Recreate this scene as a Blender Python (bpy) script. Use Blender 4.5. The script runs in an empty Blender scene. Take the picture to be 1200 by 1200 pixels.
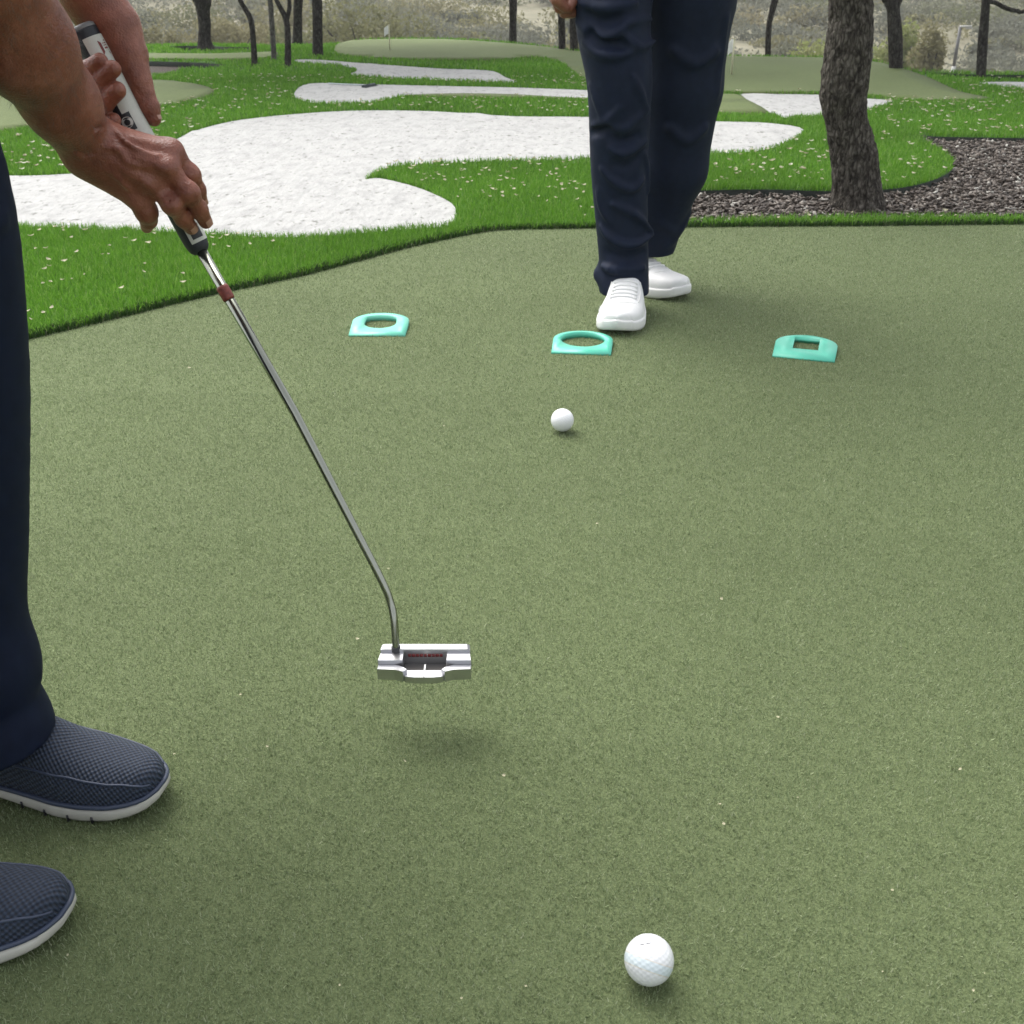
import bpy, math, random
import numpy as np
from mathutils import Vector, Matrix, noise as mnoise
from mathutils.geometry import delaunay_2d_cdt

random.seed(7)
RNG = np.random.default_rng(11)
SC = bpy.context.scene
COL = SC.collection
R = math.radians

# ------------------------------------------------------------------ camera
FPX, VH, CAMZ = 1300.0, -60.0, 0.80          # focal length and horizon in 1200-px units
TH = math.atan((600 - VH) / FPX)             # downward pitch
cam_d = bpy.data.cameras.new('camera')
cam_d.sensor_fit = 'HORIZONTAL'
cam_d.angle = 2 * math.atan(600 / FPX)
cam_d.clip_start, cam_d.clip_end = 0.02, 2000
cam_d.dof.use_dof = True; cam_d.dof.focus_distance = 1.45; cam_d.dof.aperture_fstop = 21.0
cam = bpy.data.objects.new('camera', cam_d)
cam.location = (0, 0, CAMZ)
cam.rotation_euler = (math.pi / 2 - TH, 0, 0)
COL.objects.link(cam)
SC.camera = cam

# ------------------------------------------------------------------ sky, sun, exposure
SUN_EL, SUN_AZ = R(58), R(-38)               # azimuth from +Y towards +X
w = bpy.data.worlds.new('World'); SC.world = w; w.use_nodes = True
wn, wl = w.node_tree.nodes, w.node_tree.links
bg = wn['Background']
sky = wn.new('ShaderNodeTexSky'); sky.sky_type = 'NISHITA'; sky.sun_disc = False
sky.sun_elevation = SUN_EL; sky.sun_rotation = SUN_AZ
sky.air_density = 1.0; sky.dust_density = 4.0; sky.ozone_density = 1.0
hs = wn.new('ShaderNodeHueSaturation'); hs.inputs['Saturation'].default_value = 0.22
wl.new(sky.outputs[0], hs.inputs['Color']); wl.new(hs.outputs[0], bg.inputs['Color'])
bg.inputs['Strength'].default_value = 0.15
sd = bpy.data.lights.new('sun', 'SUN'); sd.energy = 1.35; sd.angle = R(60); sd.color = (1.0, 0.97, 0.92)
sun = bpy.data.objects.new('sun', sd); COL.objects.link(sun)
sdir = Vector((math.sin(SUN_AZ) * math.cos(SUN_EL), math.cos(SUN_AZ) * math.cos(SUN_EL), math.sin(SUN_EL)))
sun.rotation_euler = sdir.to_track_quat('Z', 'Y').to_euler()
sun.location = (0, 0, 8)
vs = SC.view_settings
vs.view_transform = 'Standard'; vs.look = 'None'; vs.gamma = 1; vs.use_curve_mapping = False
vs.exposure = 1.3
SC.cycles.use_denoising = True
SC.cycles.denoiser = 'OPENIMAGEDENOISE'; SC.cycles.denoising_input_passes = 'RGB_ALBEDO_NORMAL'; SC.cycles.denoising_prefilter = 'ACCURATE'
SC.cycles.volume_bounces = 0
HAZE = 0.0014
SC.cycles.max_bounces = 8

# ------------------------------------------------------------------ pixel helpers (reading sizes off the photo)
CT, ST = math.cos(TH), math.sin(TH)

def ray(u, v):
    xc, yc = (u - 600) / FPX, (600 - v) / FPX
    return np.array([xc, CT + yc * ST, -ST + yc * CT])

def W(u, v, Y):                               # the point of that sight line at world depth Y
    d = ray(u, v)
    return np.array([0, 0, CAMZ]) + d * (Y / d[1])

BUMPS = []
def H(x, y):
    z = 0.0 * np.asarray(x, float)
    for bx, by, sx, sy, a in BUMPS:
        z = z + a * np.exp(-((x - bx) / sx) ** 2 - ((y - by) / sy) ** 2)
    return z

def G(u, v, z=0.0):                           # ground point
    d = ray(u, v)
    t = np.linspace(0.5, 40, 4000)
    f = CAMZ + t * d[2] - (H(t * d[0], t * d[1]) + z)
    i = np.argmax(f < 0)
    if f[i] >= 0: i = len(t) - 1
    a, b = f[i - 1], f[i]
    tt = t[i - 1] + (t[i] - t[i - 1]) * a / (a - b)
    return np.array([tt * d[0], tt * d[1], CAMZ + tt * d[2]])

def spline(pts, n=6, closed=True):
    P = np.asarray(pts, float); N = len(P); out = []
    rng = range(N) if closed else range(N - 1)
    for i in rng:
        if closed: p0, p1, p2, p3 = P[(i - 1) % N], P[i], P[(i + 1) % N], P[(i + 2) % N]
        else: p0, p1, p2, p3 = P[max(i - 1, 0)], P[i], P[i + 1], P[min(i + 2, N - 1)]
        for k in range(n):
            t = k / n
            out.append(0.5 * ((2 * p1) + (-p0 + p2) * t + (2 * p0 - 5 * p1 + 4 * p2 - p3) * t * t + (-p0 + 3 * p1 - 3 * p2 + p3) * t ** 3))
    if not closed: out.append(P[-1])
    return np.array(out)

# ------------------------------------------------------------------ object helpers
def link(o, parent=None):
    COL.objects.link(o)
    if parent is not None: o.parent = parent
    return o

def tag(o, label=None, cat=None, group=None, kind=None):
    if label: o['label'] = label
    if cat: o['category'] = cat
    if group: o['group'] = group
    if kind: o['kind'] = kind
    return o

def empty(name, loc, rz=0.0):
    o = bpy.data.objects.new(name, None); o.location = loc; o.rotation_euler = (0, 0, rz)
    o.empty_display_size = 0.05
    return link(o)

def np_mesh(name, V, faces, smooth=True, uv=None, midx=None):
    """faces: list of int arrays (n,3) / (n,4)"""
    me = bpy.data.meshes.new(name)
    V = np.ascontiguousarray(V, dtype=np.float32)
    me.vertices.add(len(V)); me.vertices.foreach_set('co', V.ravel())
    fl = [np.asarray(f, dtype=np.int32) for f in faces if len(f)]
    loops = np.concatenate([f.ravel() for f in fl])
    tot = np.concatenate([np.full(len(f), f.shape[1], np.int32) for f in fl])
    st = np.concatenate([[0], np.cumsum(tot)[:-1]]).astype(np.int32)
    me.loops.add(len(loops)); me.loops.foreach_set('vertex_index', loops)
    me.polygons.add(len(tot)); me.polygons.foreach_set('loop_start', st)
    if smooth: me.polygons.foreach_set('use_smooth', np.ones(len(tot), bool))
    if midx is not None: me.polygons.foreach_set('material_index', np.asarray(midx, np.int32))
    me.update(calc_edges=True)
    if uv is not None:
        l = me.uv_layers.new(name='UVMap')
        l.data.foreach_set('uv', np.asarray(uv, np.float32)[loops].ravel())
    return me

def obj(name, me, mats, parent=None, loc=None):
    o = bpy.data.objects.new(name, me)
    for m in (mats if isinstance(mats, (list, tuple)) else [mats]):
        if m is not None and (m.name not in [x.name for x in me.materials if x]): me.materials.append(m)
    if loc is not None: o.location = loc
    return link(o, parent)

class MB:
    """collects pieces into one mesh"""
    def __init__(self): self.V, self.F, self.M, self.n = [], [], [], 0
    def add(self, V, F, mi=0):
        V = np.asarray(V, float)
        self.V.append(V)
        for f in (F if isinstance(F, list) else [F]):
            f = np.asarray(f)
            if len(f): self.F.append(f + self.n); self.M.append(np.full(len(f), mi))
        self.n += len(V)
    def tube(self, pts, rad, seg=12, cap=True, mi=0, flat=None):
        V, F = tube_geo(pts, rad, seg, cap); self.add(V, F, mi)
    def box(self, c, s, rot=None, mi=0, bev=0.0):
        s = np.asarray(s) / 2
        V = np.array([[x, y, z] for x in (-1, 1) for y in (-1, 1) for z in (-1, 1)], float) * s
        if rot is not None: V = V @ np.asarray(rot).T
        F = np.array([[0, 1, 3, 2], [4, 6, 7, 5], [0, 4, 5, 1], [2, 3, 7, 6], [0, 2, 6, 4], [1, 5, 7, 3]])
        self.add(V + np.asarray(c), F, mi)
    def mesh(self, name, smooth=True):
        q = self.F
        return np_mesh(name, np.concatenate(self.V), q, smooth, midx=np.concatenate(self.M))

def frames(P):
    P = np.asarray(P, float)
    T = np.gradient(P, axis=0); T /= np.linalg.norm(T, axis=1)[:, None] + 1e-12
    n = np.cross(T[0], [0.31, 0.2, 0.93])
    if np.linalg.norm(n) < 1e-3: n = np.cross(T[0], [1, 0, 0])
    n /= np.linalg.norm(n); N = []
    for t in T:
        n = n - t * (n @ t); n /= np.linalg.norm(n); N.append(n.copy())
    N = np.array(N)
    return T, N, np.cross(T, N)

def tube_geo(pts, rad, seg=12, cap=True):
    P = np.asarray(pts, float); n = len(P)
    rad = np.broadcast_to(np.asarray(rad, float), (n,))
    T, N, B = frames(P)
    a = np.linspace(0, 2 * np.pi, seg, endpoint=False)
    V = P[:, None] + rad[:, None, None] * (np.cos(a)[None, :, None] * N[:, None] + np.sin(a)[None, :, None] * B[:, None])
    V = V.reshape(-1, 3)
    i = np.arange(n - 1)[:, None] * seg; j = np.arange(seg)[None]; j2 = (j + 1) % seg
    F = [np.stack([i + j, i + j2, i + seg + j2, i + seg + j], -1).reshape(-1, 4)]
    if cap:
        V = np.concatenate([V, P[:1], P[-1:]])
        c0, c1 = n * seg, n * seg + 1; jj = np.arange(seg); jk = (jj + 1) % seg
        F.append(np.stack([np.full(seg, c0), jk, jj], -1)); F.append(np.stack([np.full(seg, c1), (n - 1) * seg + jj, (n - 1) * seg + jk], -1))
    return V, F

# ------------------------------------------------------------------ materials
def nt(name):
    m = bpy.data.materials.new(name); m.use_nodes = True
    return m, m.node_tree.nodes, m.node_tree.links, m.node_tree.nodes['Principled BSDF']

def ramp(n, stops):
    r = n.new('ShaderNodeValToRGB'); e = r.color_ramp.elements
    while len(e) < len(stops): e.new(0.5)
    for k, (p, c) in enumerate(stops): e[k].position = p; e[k].color = (*c, 1) if len(c) == 3 else c
    return r

def plain(name, c, rough=0.6, metal=0.0, var=0.0, vscale=20, bump=0.0, bscale=200, spec=0.5, sss=0.0, coat=0.0, sheen=0.0, coords='Object', dist=0.002):
    m, n, l, p = nt(name)
    p.inputs['Base Color'].default_value = (*c, 1); p.inputs['Roughness'].default_value = rough
    p.inputs['Metallic'].default_value = metal; p.inputs['Specular IOR Level'].default_value = spec
    p.inputs['Coat Weight'].default_value = coat
    if sheen: p.inputs['Sheen Weight'].default_value = sheen
    if sss:
        p.inputs['Subsurface Weight'].default_value = sss; p.inputs['Subsurface Radius'].default_value = (0.008, 0.003, 0.0015); p.inputs['Subsurface Scale'].default_value = 0.6
    tc = n.new('ShaderNodeTexCoord')
    if var:
        t = n.new('ShaderNodeTexNoise'); t.inputs['Scale'].default_value = vscale; t.inputs['Detail'].default_value = 6
        l.new(tc.outputs[coords], t.inputs['Vector'])
        a = tuple(max(0, x * (1 - var)) for x in c); b = tuple(min(1, x * (1 + var)) for x in c)
        r = ramp(n, [(0.3, a), (0.7, b)]); l.new(t.outputs['Fac'], r.inputs[0]); l.new(r.outputs[0], p.inputs['Base Color'])
    if bump:
        t2 = n.new('ShaderNodeTexNoise'); t2.inputs['Scale'].default_value = bscale; t2.inputs['Detail'].default_value = 4
        l.new(tc.outputs[coords], t2.inputs['Vector'])
        b = n.new('ShaderNodeBump'); b.inputs['Strength'].default_value = bump; b.inputs['Distance'].default_value = dist
        l.new(t2.outputs['Fac'], b.inputs['Height']); l.new(b.outputs[0], p.inputs['Normal'])
    return m

def blade_mat(name, cols, big=None, rough=0.55, trans=0.0):
    """colour varies per blade (island) and in broad patches"""
    m, n, l, p = nt(name)
    g = n.new('ShaderNodeNewGeometry'); r = ramp(n, cols); r.color_ramp.interpolation = 'LINEAR'
    l.new(g.outputs['Random Per Island'], r.inputs[0])
    out = r.outputs[0]
    if big:
        tc = n.new('ShaderNodeTexCoord'); t = n.new('ShaderNodeTexNoise'); t.inputs['Scale'].default_value = big[0]; t.inputs['Detail'].default_value = 5
        l.new(tc.outputs['Object'], t.inputs['Vector'])
        r2 = ramp(n, [(0.3, (big[1],) * 3), (0.7, (big[2],) * 3)]); l.new(t.outputs['Fac'], r2.inputs[0])
        mx = n.new('ShaderNodeMix'); mx.data_type = 'RGBA'; mx.blend_type = 'MULTIPLY'; mx.inputs['Factor'].default_value = 1
        l.new(out, mx.inputs['A']); l.new(r2.outputs[0], mx.inputs['B']); out = mx.outputs['Result']
    l.new(out, p.inputs['Base Color']); p.inputs['Roughness'].default_value = rough
    p.inputs['Specular IOR Level'].default_value = 0.3
    if trans:
        tr = n.new('ShaderNodeBsdfTranslucent'); l.new(out, tr.inputs['Color'])
        ms = n.new('ShaderNodeMixShader'); ms.inputs[0].default_value = trans
        l.new(p.outputs[0], ms.inputs[1]); l.new(tr.outputs[0], ms.inputs[2]); l.new(ms.outputs[0], n['Material Output'].inputs['Surface'])
    return m

def noise_mat(name, stops, scale, detail=8, rough=0.9, bump=0.3, bscale=60, dist=0.01, scale2=None, mix2=None, coords='Object', stretch=None):
    m, n, l, p = nt(name)
    tc = n.new('ShaderNodeTexCoord'); vec = tc.outputs[coords]
    if stretch:
        mp = n.new('ShaderNodeMapping'); mp.inputs['Scale'].default_value = stretch; l.new(vec, mp.inputs[0]); vec = mp.outputs[0]
    t = n.new('ShaderNodeTexNoise'); t.inputs['Scale'].default_value = scale; t.inputs['Detail'].default_value = detail; t.inputs['Roughness'].default_value = 0.65
    l.new(vec, t.inputs['Vector'])
    r = ramp(n, stops); l.new(t.outputs['Fac'], r.inputs[0]); out = r.outputs[0]
    if scale2:
        t3 = n.new('ShaderNodeTexNoise'); t3.inputs['Scale'].default_value = scale2; t3.inputs['Detail'].default_value = 5
        l.new(vec, t3.inputs['Vector']); r3 = ramp(n, mix2); l.new(t3.outputs['Fac'], r3.inputs[0])
        mx = n.new('ShaderNodeMix'); mx.data_type = 'RGBA'; mx.blend_type = 'MULTIPLY'; mx.inputs['Factor'].default_value = 1
        l.new(out, mx.inputs['A']); l.new(r3.outputs[0], mx.inputs['B']); out = mx.outputs['Result']
    l.new(out, p.inputs['Base Color']); p.inputs['Roughness'].default_value = rough; p.inputs['Specular IOR Level'].default_value = 0.2
    if bump:
        t2 = n.new('ShaderNodeTexNoise'); t2.inputs['Scale'].default_value = bscale; t2.inputs['Detail'].default_value = 6
        l.new(vec, t2.inputs['Vector'])
        b = n.new('ShaderNodeBump'); b.inputs['Strength'].default_value = bump; b.inputs['Distance'].default_value = dist
        l.new(t2.outputs['Fac'], b.inputs['Height']); l.new(b.outputs[0], p.inputs['Normal'])
    return m

M = {}
M['green_base'] = noise_mat('putting_turf_backing', [(0.25, (0.066, 0.088, 0.038)), (0.55, (0.112, 0.140, 0.063)), (0.8, (0.155, 0.185, 0.088))], 320, 4, bump=0.8, bscale=420, dist=0.004, scale2=1.3, mix2=[(0.3, (0.88,) * 3), (0.7, (1.08,) * 3)])
M['green_fibre'] = blade_mat('putting_turf_fibre', [(0.0, (0.158, 0.208, 0.102)), (0.5, (0.232, 0.286, 0.148)), (0.85, (0.285, 0.335, 0.185)), (1.0, (0.38, 0.41, 0.27))], big=(1.1, 0.9, 1.08), trans=0.36)
M['lawn_base'] = noise_mat('lawn_turf_base', [(0.3, (0.02, 0.055, 0.007)), (0.7, (0.05, 0.13, 0.015))], 90, 6, bump=0.5, bscale=120)
M['lawn_blade'] = blade_mat('lawn_blade', [(0.0, (0.070, 0.185, 0.015)), (0.5, (0.112, 0.262, 0.022)), (0.9, (0.158, 0.32, 0.042)), (1.0, (0.24, 0.34, 0.10))], big=(0.9, 0.82, 1.15), trans=0.4)
M['edge_shade'] = blade_mat('painted_edge_shade', [(0, (0.018, 0.045, 0.008)), (0.6, (0.035, 0.085, 0.014)), (0.9, (0.06, 0.12, 0.022)), (1, (0.16, 0.15, 0.09))])  # blade colour carries the shade under the turf lip
M['chip_base'] = noise_mat('chipping_turf', [(0.3, (0.072, 0.100, 0.034)), (0.7, (0.112, 0.136, 0.052))], 60, 8, bump=0.3, bscale=150, scale2=0.8, mix2=[(0.3, (0.85,) * 3), (0.7, (1.1,) * 3)])
M['sand'] = noise_mat('bunker_sand', [(0.24, (0.165, 0.168, 0.165)), (0.36, (0.275, 0.275, 0.268)), (0.52, (0.325, 0.325, 0.315)), (0.8, (0.355, 0.355, 0.345))], 16, 12, bump=0.5, bscale=34, dist=0.03, stretch=(1, 0.55, 1), scale2=42, mix2=[(0.30, (0.5, 0.5, 0.48)), (0.39, (1, 1, 1))])
M['mulch'] = noise_mat('mulch_soil', [(0.3, (0.03, 0.024, 0.02)), (0.7, (0.10, 0.082, 0.07))], 80, 8, bump=0.8, bscale=90, dist=0.02)
M['chip'] = blade_mat('mulch_chip', [(0.0, (0.034, 0.026, 0.021)), (0.5, (0.082, 0.065, 0.053)), (0.88, (0.118, 0.098, 0.080)), (0.96, (0.17, 0.155, 0.135)), (1.0, (0.38, 0.37, 0.33))])
M['shaded_soil'] = plain('shaded_turf_edge_soil', (0.012, 0.016, 0.012), 0.95)  # soil side of the turf, with the lip's shadow put into its colour
M['hill'] = noise_mat('scrub_ground', [(0.3, (0.115, 0.112, 0.075)), (0.5, (0.16, 0.15, 0.10)), (0.7, (0.21, 0.195, 0.14))], 0.9, 12, bump=0.5, bscale=3, dist=0.2)
M['leaf'] = blade_mat('dry_leaf', [(0, (0.28, 0.25, 0.15)), (0.6, (0.44, 0.41, 0.28)), (1, (0.60, 0.59, 0.48))], trans=0.2)
M['navy'] = plain('navy_trouser_cloth', (0.0078, 0.0128, 0.0290), 0.65, var=0.15, vscale=60, bump=0.25, bscale=900, spec=0.13, sheen=0.0, dist=0.0006)
M['navy_dark'] = plain('golfer_trouser_cloth', (0.0068, 0.0108, 0.0260), 0.68, var=0.15, vscale=60, bump=0.25, bscale=900, spec=0.10, sheen=0.0, dist=0.0006)
M['shirt'] = plain('shirt_cloth', (0.03, 0.035, 0.05), 0.8, bump=0.2, bscale=500)
M['white_shoe'] = plain('white_leather', (0.70, 0.70, 0.69), 0.45, var=0.03, vscale=40, bump=0.08, bscale=300)
M['white_sole'] = plain('white_rubber', (0.72, 0.72, 0.70), 0.55)
M['grey_sole'] = plain('pale_rubber', (0.44, 0.43, 0.39), 0.65, var=0.08, vscale=60, bump=0.2, bscale=500, dist=0.0008)
M['navy_rubber'] = plain('navy_piping', (0.03, 0.042, 0.075), 0.5)
M['dark'] = plain('black_rubber', (0.012, 0.013, 0.016), 0.5)
M['black_grip'] = plain('black_grip_rubber', (0.012, 0.014, 0.02), 0.55, bump=0.3, bscale=900, dist=0.0004)
M['white_grip'] = plain('white_grip_rubber', (0.48, 0.48, 0.44), 0.6, bump=0.4, bscale=1100, dist=0.0004, var=0.06, vscale=150)
M['maroon'] = plain('maroon_print', (0.16, 0.02, 0.02), 0.5)
M['chrome'] = plain('steel_shaft', (0.27, 0.28, 0.235), 0.18, metal=1.0)
M['head'] = plain('satin_steel', (0.54, 0.54, 0.555), 0.30, metal=1.0, bump=0.03, bscale=800, dist=0.0003)
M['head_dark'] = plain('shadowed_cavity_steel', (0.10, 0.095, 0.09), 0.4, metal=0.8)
M['redtape'] = plain('red_tape', (0.17, 0.034, 0.024), 0.55, var=0.35, vscale=300, bump=0.5, bscale=400, dist=0.001)
M['mint'] = plain('mint_plastic', (0.080, 0.45, 0.32), 0.38, spec=0.5, sss=0.0)
M['pale_mint'] = plain('pale_mint_plastic', (0.14, 0.51, 0.38), 0.38, spec=0.5)
M['nail'] = plain('fingernail', (0.32, 0.165, 0.12), 0.3, spec=0.6)
M['hair'] = plain('grey_hair', (0.10, 0.09, 0.08), 0.7, var=0.4, vscale=80)
M['flag'] = plain('white_flag_cloth', (0.78, 0.78, 0.76), 0.8)
M['pole'] = plain('pale_flag_pole', (0.46, 0.44, 0.30), 0.5)
M['post'] = plain('grey_post_metal', (0.10, 0.10, 0.10), 0.6)
M['postw'] = plain('white_post_sleeve', (0.36, 0.36, 0.34), 0.6)
M['rake'] = plain('dark_rake_plastic', (0.02, 0.03, 0.035), 0.5)
M['rakeh'] = plain('pale_rake_handle', (0.35, 0.40, 0.40), 0.5)

def skin_mat(name, a, b, c):
    m, n, l, p = nt(name)
    tc = n.new('ShaderNodeTexCoord')
    t = n.new('ShaderNodeTexNoise'); t.inputs['Scale'].default_value = 38; t.inputs['Detail'].default_value = 8; t.inputs['Roughness'].default_value = 0.7
    l.new(tc.outputs['Object'], t.inputs['Vector'])
    r = ramp(n, [(0.3, a), (0.52, b), (0.75, c)]); l.new(t.outputs['Fac'], r.inputs[0]); l.new(r.outputs[0], p.inputs['Base Color'])
    p.inputs['Roughness'].default_value = 0.42; p.inputs['Specular IOR Level'].default_value = 0.45
    p.inputs['Subsurface Weight'].default_value = 0.12; p.inputs['Subsurface Radius'].default_value = (0.006, 0.0025, 0.0012); p.inputs['Subsurface Scale'].default_value = 0.5
    v = n.new('ShaderNodeTexVoronoi'); v.inputs['Scale'].default_value = 520; l.new(tc.outputs['Object'], v.inputs['Vector'])
    t2 = n.new('ShaderNodeTexNoise'); t2.inputs['Scale'].default_value = 130; t2.inputs['Detail'].default_value = 6; l.new(tc.outputs['Object'], t2.inputs['Vector'])
    ad = n.new('ShaderNodeMath'); ad.operation = 'MULTIPLY_ADD'; ad.inputs[1].default_value = 0.35
    l.new(v.outputs['Distance'], ad.inputs[0]); l.new(t2.outputs['Fac'], ad.inputs[2])
    bp = n.new('ShaderNodeBump'); bp.inputs['Strength'].default_value = 0.55; bp.inputs['Distance'].default_value = 0.0022
    l.new(ad.outputs[0], bp.inputs['Height']); l.new(bp.outputs[0], p.inputs['Normal'])
    return m
M['skin'] = skin_mat('golfer_skin', (0.125, 0.035, 0.020), (0.20, 0.064, 0.038), (0.30, 0.117, 0.080))
M['skin2'] = skin_mat('walker_skin', (0.15, 0.05, 0.03), (0.21, 0.078, 0.047), (0.26, 0.105, 0.066))

def knit_mat():
    m, n, l, p = nt('navy_basket_knit')
    uv = n.new('ShaderNodeUVMap'); uv.uv_map = 'UVMap'
    sp = n.new('ShaderNodeSeparateXYZ'); l.new(uv.outputs[0], sp.inputs[0])
    outs = []
    for ax in (0, 1):
        mu = n.new('ShaderNodeMath'); mu.operation = 'MULTIPLY'; mu.inputs[1].default_value = 2 * math.pi / 0.0060; l.new(sp.outputs[ax], mu.inputs[0])
        si = n.new('ShaderNodeMath'); si.operation = 'SINE'; l.new(mu.outputs[0], si.inputs[0]); outs.append(si)
    pr = n.new('ShaderNodeMath'); pr.operation = 'MULTIPLY'; l.new(outs[0].outputs[0], pr.inputs[0]); l.new(outs[1].outputs[0], pr.inputs[1])
    nz = n.new('ShaderNodeMath'); nz.operation = 'MULTIPLY_ADD'; nz.inputs[1].default_value = 0.5; nz.inputs[2].default_value = 0.5; l.new(pr.outputs[0], nz.inputs[0])
    r = ramp(n, [(0.15, (0.004, 0.007, 0.016)), (0.45, (0.010, 0.018, 0.037)), (0.9, (0.024, 0.039, 0.070))])
    l.new(nz.outputs[0], r.inputs[0]); l.new(r.outputs[0], p.inputs['Base Color'])
    p.inputs['Roughness'].default_value = 0.75
    bp = n.new('ShaderNodeBump'); bp.inputs['Strength'].default_value = 0.8; bp.inputs['Distance'].default_value = 0.0025
    l.new(nz.outputs[0], bp.inputs['Height']); l.new(bp.outputs[0], p.inputs['Normal'])
    return m
M['knit'] = knit_mat()

def bark_mat(name, a, b, c, sc=1.0):
    m, n, l, p = nt(name)
    tc = n.new('ShaderNodeTexCoord'); mp = n.new('ShaderNodeMapping'); mp.inputs['Scale'].default_value = (1, 1, 0.42); l.new(tc.outputs['Object'], mp.inputs[0])
    v = n.new('ShaderNodeTexVoronoi'); v.feature = 'DISTANCE_TO_EDGE'; v.inputs['Scale'].default_value = 75 * sc
    t = n.new('ShaderNodeTexNoise'); t.inputs['Scale'].default_value = 60 * sc; t.inputs['Detail'].default_value = 8; l.new(mp.outputs[0], t.inputs['Vector'])
    mxv = n.new('ShaderNodeMix'); mxv.data_type = 'VECTOR'; mxv.inputs['Factor'].default_value = 0.03
    l.new(mp.outputs[0], mxv.inputs['A']); l.new(t.outputs['Color'], mxv.inputs['B']); l.new(mxv.outputs['Result'], v.inputs['Vector'])
    ad = n.new('ShaderNodeMath'); ad.operation = 'MULTIPLY_ADD'; ad.inputs[1].default_value = 1.1
    l.new(v.outputs['Distance'], ad.inputs[0]); l.new(t.outputs['Fac'], ad.inputs[2])
    r = ramp(n, [(0.4, a), (0.62, b), (0.95, c)]); l.new(ad.outputs[0], r.inputs[0]); l.new(r.outputs[0], p.inputs['Base Color'])
    p.inputs['Roughness'].default_value = 0.95; p.inputs['Specular IOR Level'].default_value = 0.15
    bp = n.new('ShaderNodeBump'); bp.inputs['Strength'].default_value = 1.0; bp.inputs['Distance'].default_value = 0.012 / sc
    l.new(ad.outputs[0], bp.inputs['Height']); l.new(bp.outputs[0], p.inputs['Normal'])
    return m
M['bark'] = bark_mat('oak_bark', (0.018, 0.015, 0.012), (0.06, 0.052, 0.043), (0.15, 0.135, 0.115))
M['bark2'] = bark_mat('dark_bark', (0.018, 0.016, 0.014), (0.042, 0.038, 0.034), (0.08, 0.073, 0.065), 0.8)
M['bark3'] = bark_mat('grey_bark', (0.05, 0.047, 0.042), (0.10, 0.094, 0.085), (0.16, 0.15, 0.135), 0.8)
M['crown'] = blade_mat('oak_leaves', [(0, (0.03, 0.06, 0.015)), (0.6, (0.06, 0.10, 0.03)), (1, (0.11, 0.14, 0.05))], trans=0.25)

def scrub_mat():
    m, n, l, p = nt('dry_scrub')
    at = n.new('ShaderNodeAttribute'); at.attribute_name = 'tint'
    r = ramp(n, [(0.0, (0.145, 0.152, 0.118)), (0.25, (0.18, 0.182, 0.140)), (0.45, (0.145, 0.156, 0.078)), (0.65, (0.195, 0.185, 0.098)), (0.85, (0.235, 0.212, 0.128)), (1.0, (0.235, 0.27, 0.098))])
    l.new(at.outputs['Fac'], r.inputs[0])
    g = n.new('ShaderNodeNewGeometry'); r2 = ramp(n, [(0, (0.88,) * 3), (1, (1.1,) * 3)]); l.new(g.outputs['Random Per Island'], r2.inputs[0])
    mx = n.new('ShaderNodeMix'); mx.data_type = 'RGBA'; mx.blend_type = 'MULTIPLY'; mx.inputs['Factor'].default_value = 1
    l.new(r.outputs[0], mx.inputs['A']); l.new(r2.outputs[0], mx.inputs['B']); l.new(mx.outputs['Result'], p.inputs['Base Color'])
    p.inputs['Roughness'].default_value = 0.9; p.inputs['Specular IOR Level'].default_value = 0.1
    tr = n.new('ShaderNodeBsdfTranslucent'); l.new(mx.outputs['Result'], tr.inputs['Color'])
    ms = n.new('ShaderNodeMixShader'); ms.inputs[0].default_value = 0.4
    l.new(p.outputs[0], ms.inputs[1]); l.new(tr.outputs[0], ms.inputs[2]); l.new(ms.outputs[0], n['Material Output'].inputs['Surface'])
    return m
M['scrub'] = scrub_mat()

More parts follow.
